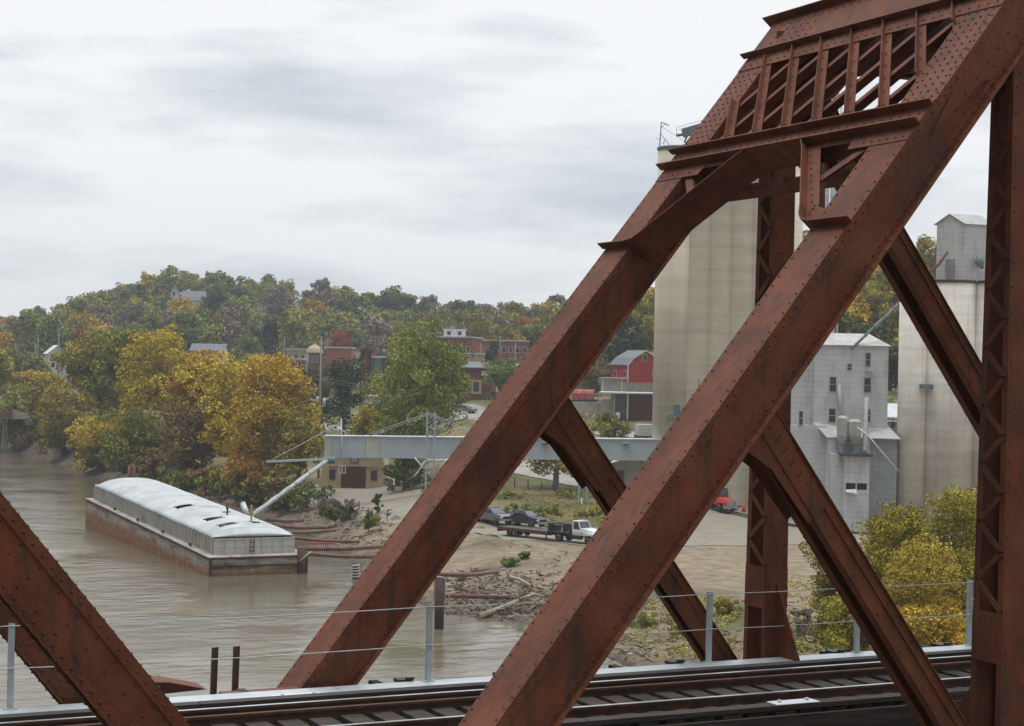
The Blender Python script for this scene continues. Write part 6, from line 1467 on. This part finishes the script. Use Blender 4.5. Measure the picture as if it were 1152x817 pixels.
for i in range(26):
    px = 15+i*13+rnd.uniform(-4, 4); d = lerp_t([(0, 432), (60, 400), (110, 345), (160, 312), (220, 288), (280, 270), (340, 252)], px)+rnd.uniform(0, 8); a = (px-576)/F_PX*d
    R = random.Random(300+i); p = G(a, d); h = R.uniform(3, 6.5); lf = R.choice(['olive', 'green', 'goldolive', 'rust', 'grey'])
    t = thing('bank_shrub', {'olive': 'olive', 'green': 'green', 'goldolive': 'gold-green', 'rust': 'rust-brown', 'grey': 'grey-brown'}[lf]+' undergrowth shrub '+('at the waterline by the road bridge' if px < 60 else 'under the left grove trees' if px < 130 else 'behind the barge stern' if px < 200 else 'behind the middle of the barge' if px < 270 else 'left of the loading boom tip' if px < 300 else 'right of the loading boom tip' if px < 325 else 'beside the gallery end'), 'shrub', p, R.uniform(0, 6), group='undergrowth shrubs of the riverside grove', local=True)
    b, cl = crown(R, h, R.uniform(2.5, 4.5), .02, 20, 70, .55); b.build('foliage', LM[lf], t, world=False)
for i in range(12):
    a = -2+i*1.7+rnd.uniform(-.6, .6); d = 226+rnd.uniform(-5, 22); R = random.Random(700+i); p = G(a, d)
    t = thing('bank_shrub', 'low weedy shrub on the grass bank behind the parked trucks', 'shrub', p, 0, group='weeds on the grass bank', local=True); b, cl = crown(R, R.uniform(.7, 1.6), R.uniform(1, 2.2), .02, 12, 50, .3); b.build('foliage', LM[R.choice(['olive', 'green', 'goldolive'])], t, world=False)
# hillside woods: shared crowns, one object per tree
protos = []
for k in range(7):
    R = random.Random(900+k); b, cl = crown(R, 1.0*14, R.uniform(6.0, 8.0), .02, 60, 34, 1.2); cm = b.build('crown', LM['olive'], None); tm = trunk_mesh(R, 14, 5, cl, .3, n=5).build('trunk', M['bark'], None)
    cme, tme = cm.data, tm.data; bpy.data.objects.remove(cm); bpy.data.objects.remove(tm); protos.append((cme, tme))
R = random.Random(42); placed = []
ZN = [(20, 'at the far left end of the hill'), (75, 'above the left white house'), (130, 'left of the hilltop wing'), (188, 'just left of the hilltop house'), (245, 'near the hilltop house'), (300, 'right of the bungalow roof'), (345, 'above the domed brick tower'), (400, 'above the orange brick building'), (455, 'above the largest town tree'), (500, 'left of the roof monitor block'), (560, 'above the large brick block'), (620, 'above the long brick building'), (690, 'beside the far truss post'), (770, 'behind the barn'), (930, 'behind the mill roof'), (1010, 'between the mill and the right silo'), (3000, 'behind the right silo')]
def hill_tree(px, d, sc, lf, zone, grp):
    zn = next(z for x, z in ZN if px < x); rd_ = lerp_t(RIDGE_D, px); band = 'on the skyline' if d > rd_-45 else 'on the upper slope' if d > rd_-120 else 'on the middle slope' if d > rd_-200 else 'on the lower slope'
    if 'town' in zone: band = 'among the town houses'
    zone = band+', '+zn
    if px > 690: zone += ', beside the silo edge' if px < 720 else ''
    a = (px-576)/F_PX*d; p = G(a, d, -.5); cme, tme = R.choice(protos); nm = {'gold': 'golden', 'amber': 'amber', 'olive': 'olive', 'goldolive': 'olive-gold', 'green': 'green', 'dark': 'dark green', 'rust': 'rust-brown', 'grey': 'bare grey-brown', 'yellow': 'yellow', 'red': 'red'}[lf]
    t = thing('hillside_tree', nm+' tree '+zone, 'tree', p, R.uniform(0, 6.28), group=grp+', '+nm, local=True); t.scale = (sc*R.uniform(.85, 1.2), sc*R.uniform(.85, 1.2), sc*R.uniform(.85, 1.15))
    for me_, nm2 in ((cme, 'crown'), (tme, 'trunk')):
        o = bpy.data.objects.new(nm2, me_); COL.objects.link(o); o.parent = t
        if nm2 == 'crown': o.material_slots[0].link = 'OBJECT'; o.material_slots[0].material = LM[lf]
cnt = 0; tries = 0
LFH = ['goldolive']*3+['olive']*9+['green']*7+['dark']*3+['goldolive']*4+['green']*3+['rust']+['grey']*7+['amber']+['gold']
while cnt < 215 and tries < 9000:
    tries += 1; px = R.uniform(-60, 735); rd = lerp_t(RIDGE_D, px); d = R.uniform(max(585, rd-300) if rd > 700 else rd-110, rd+8)
    a = (px-576)/F_PX*d
    if 186 < px < 236 and 700 < d < 806: continue
    if any((a-x)**2+((d-y)*.6)**2 < 80 for x, y in placed): continue
    placed.append((a, d)); cnt += 1
    near_top = d > rd-70
    hill_tree(px, d, R.uniform(.62, .9) if near_top else R.uniform(.75, 1.05), R.choice(LFH if not near_top else [q for q in LFH if q != 'dark']+['grey', 'green']), 'along the skyline of the wooded hill' if near_top else 'on the slope of the wooded hill', 'trees on the wooded hill')
placed2 = []
cnt = 0; tries = 0
while cnt < 44 and tries < 4000:
    tries += 1; px = R.uniform(-20, 690); d = R.uniform(440, 590); a = (px-576)/F_PX*d
    if 200 < px < 260 or 40 < px < 80 or 345 < px < 420 or 480 < px < 600: 
        if d < 560 or 480 < px < 600: continue
    if any((a-x)**2+(d-y)**2 < 90 for x, y in placed2): continue
    placed2.append((a, d)); cnt += 1; hill_tree(px, d, R.uniform(.5, .8), R.choice(['olive', 'green', 'dark', 'goldolive', 'rust']), 'among the town houses below the hill', 'trees among the town houses')
cnt = 0; tries = 0; placed3 = []
while cnt < 38 and tries < 4000:
    tries += 1; px = R.uniform(880, 1180) if R.random() < .75 else R.uniform(690, 880); d = R.uniform(340, 455); a = (px-576)/F_PX*d
    if px < 760 and d < 428 or any((a-x)**2+(d-y)**2 < 55 for x, y in placed3): continue
    placed3.append((a, d)); cnt += 1; hill_tree(px, d, R.uniform(.7, 1.0), R.choice(['olive', 'green', 'dark', 'goldolive', 'goldolive', 'gold']), 'on the steep hill behind the mill and silos', 'trees behind the mill')
b = MB(); b.c = []; R = random.Random(77)
for k in range(2600):
    px = R.uniform(-80, 760); rd = lerp_t(RIDGE_D, px); d = R.uniform(450, rd+10); a = (px-576)/F_PX*d
    if 186 < px < 234 and 740 < d < 806: continue
    if d < 560 and (R.random() < .5 or 195 < px < 262 or 45 < px < 80 or 340 < px < 425 or 480 < px < 600): continue
    leaves(b, G(a, d, .6), R.uniform(1.2, 2.6), 13, 1.1, R, R.uniform(.1, .9), .8)
for k in range(500):
    px = R.uniform(740, 1160); d = R.uniform(305, 455); a = (px-576)/F_PX*d
    if px > 960 and px < 1030 and d < 322: continue
    leaves(b, G(a, d, .5), R.uniform(1.0, 2.0), 12, .8, R, R.uniform(.1, .9), .8)
tag(b.build('hillside_undergrowth', LM['olive']), 'tangled undergrowth covering the wooded hillsides', 'undergrowth', kind='stuff')
# ragged grass on the banks
b = MB(); b.c = []
for x0, x1, y0, y1, n in ((690, 830, 675, 742, 420), (880, 950, 650, 735, 220), (572, 690, 552, 590, 300), (660, 760, 455, 480, 60), (440, 470, 545, 556, 40)):
    for k in range(n):
        p = bz(R.uniform(x0, x1), R.uniform(y0, y1), 0)
        if H(*ad(p)) < ZW+.3: continue
        leaves(b, p+ZU*.12, R.uniform(.25, .6), 10, .22, R, R.uniform(.1, 1), .5)
tag(b.build('bank_grass', LM['goldolive']), 'patchy dry grass and weeds on the river bank slopes', 'grass', kind='stuff')
# ================================================================ HAZE
HZ = 0.00022
b = MB(); b.box(-2900, 2900, -2900, 2900, ZW-4.8, 130)
hz = tag(b.build('haze', bpy.data.materials.new('haze_air')), kind='stuff')
m = hz.data.materials[0]; m.use_nodes = True; N = m.node_tree.nodes; L = m.node_tree.links
for n in list(N): N.remove(n)
mo = N.new('ShaderNodeOutputMaterial'); pv = N.new('ShaderNodeVolumePrincipled'); pv.inputs['Color'].default_value = (.86, .92, 1, 1); pv.inputs['Density'].default_value = HZ; pv.inputs['Anisotropy'].default_value = .2
L.new(pv.outputs[0], mo.inputs['Volume'])
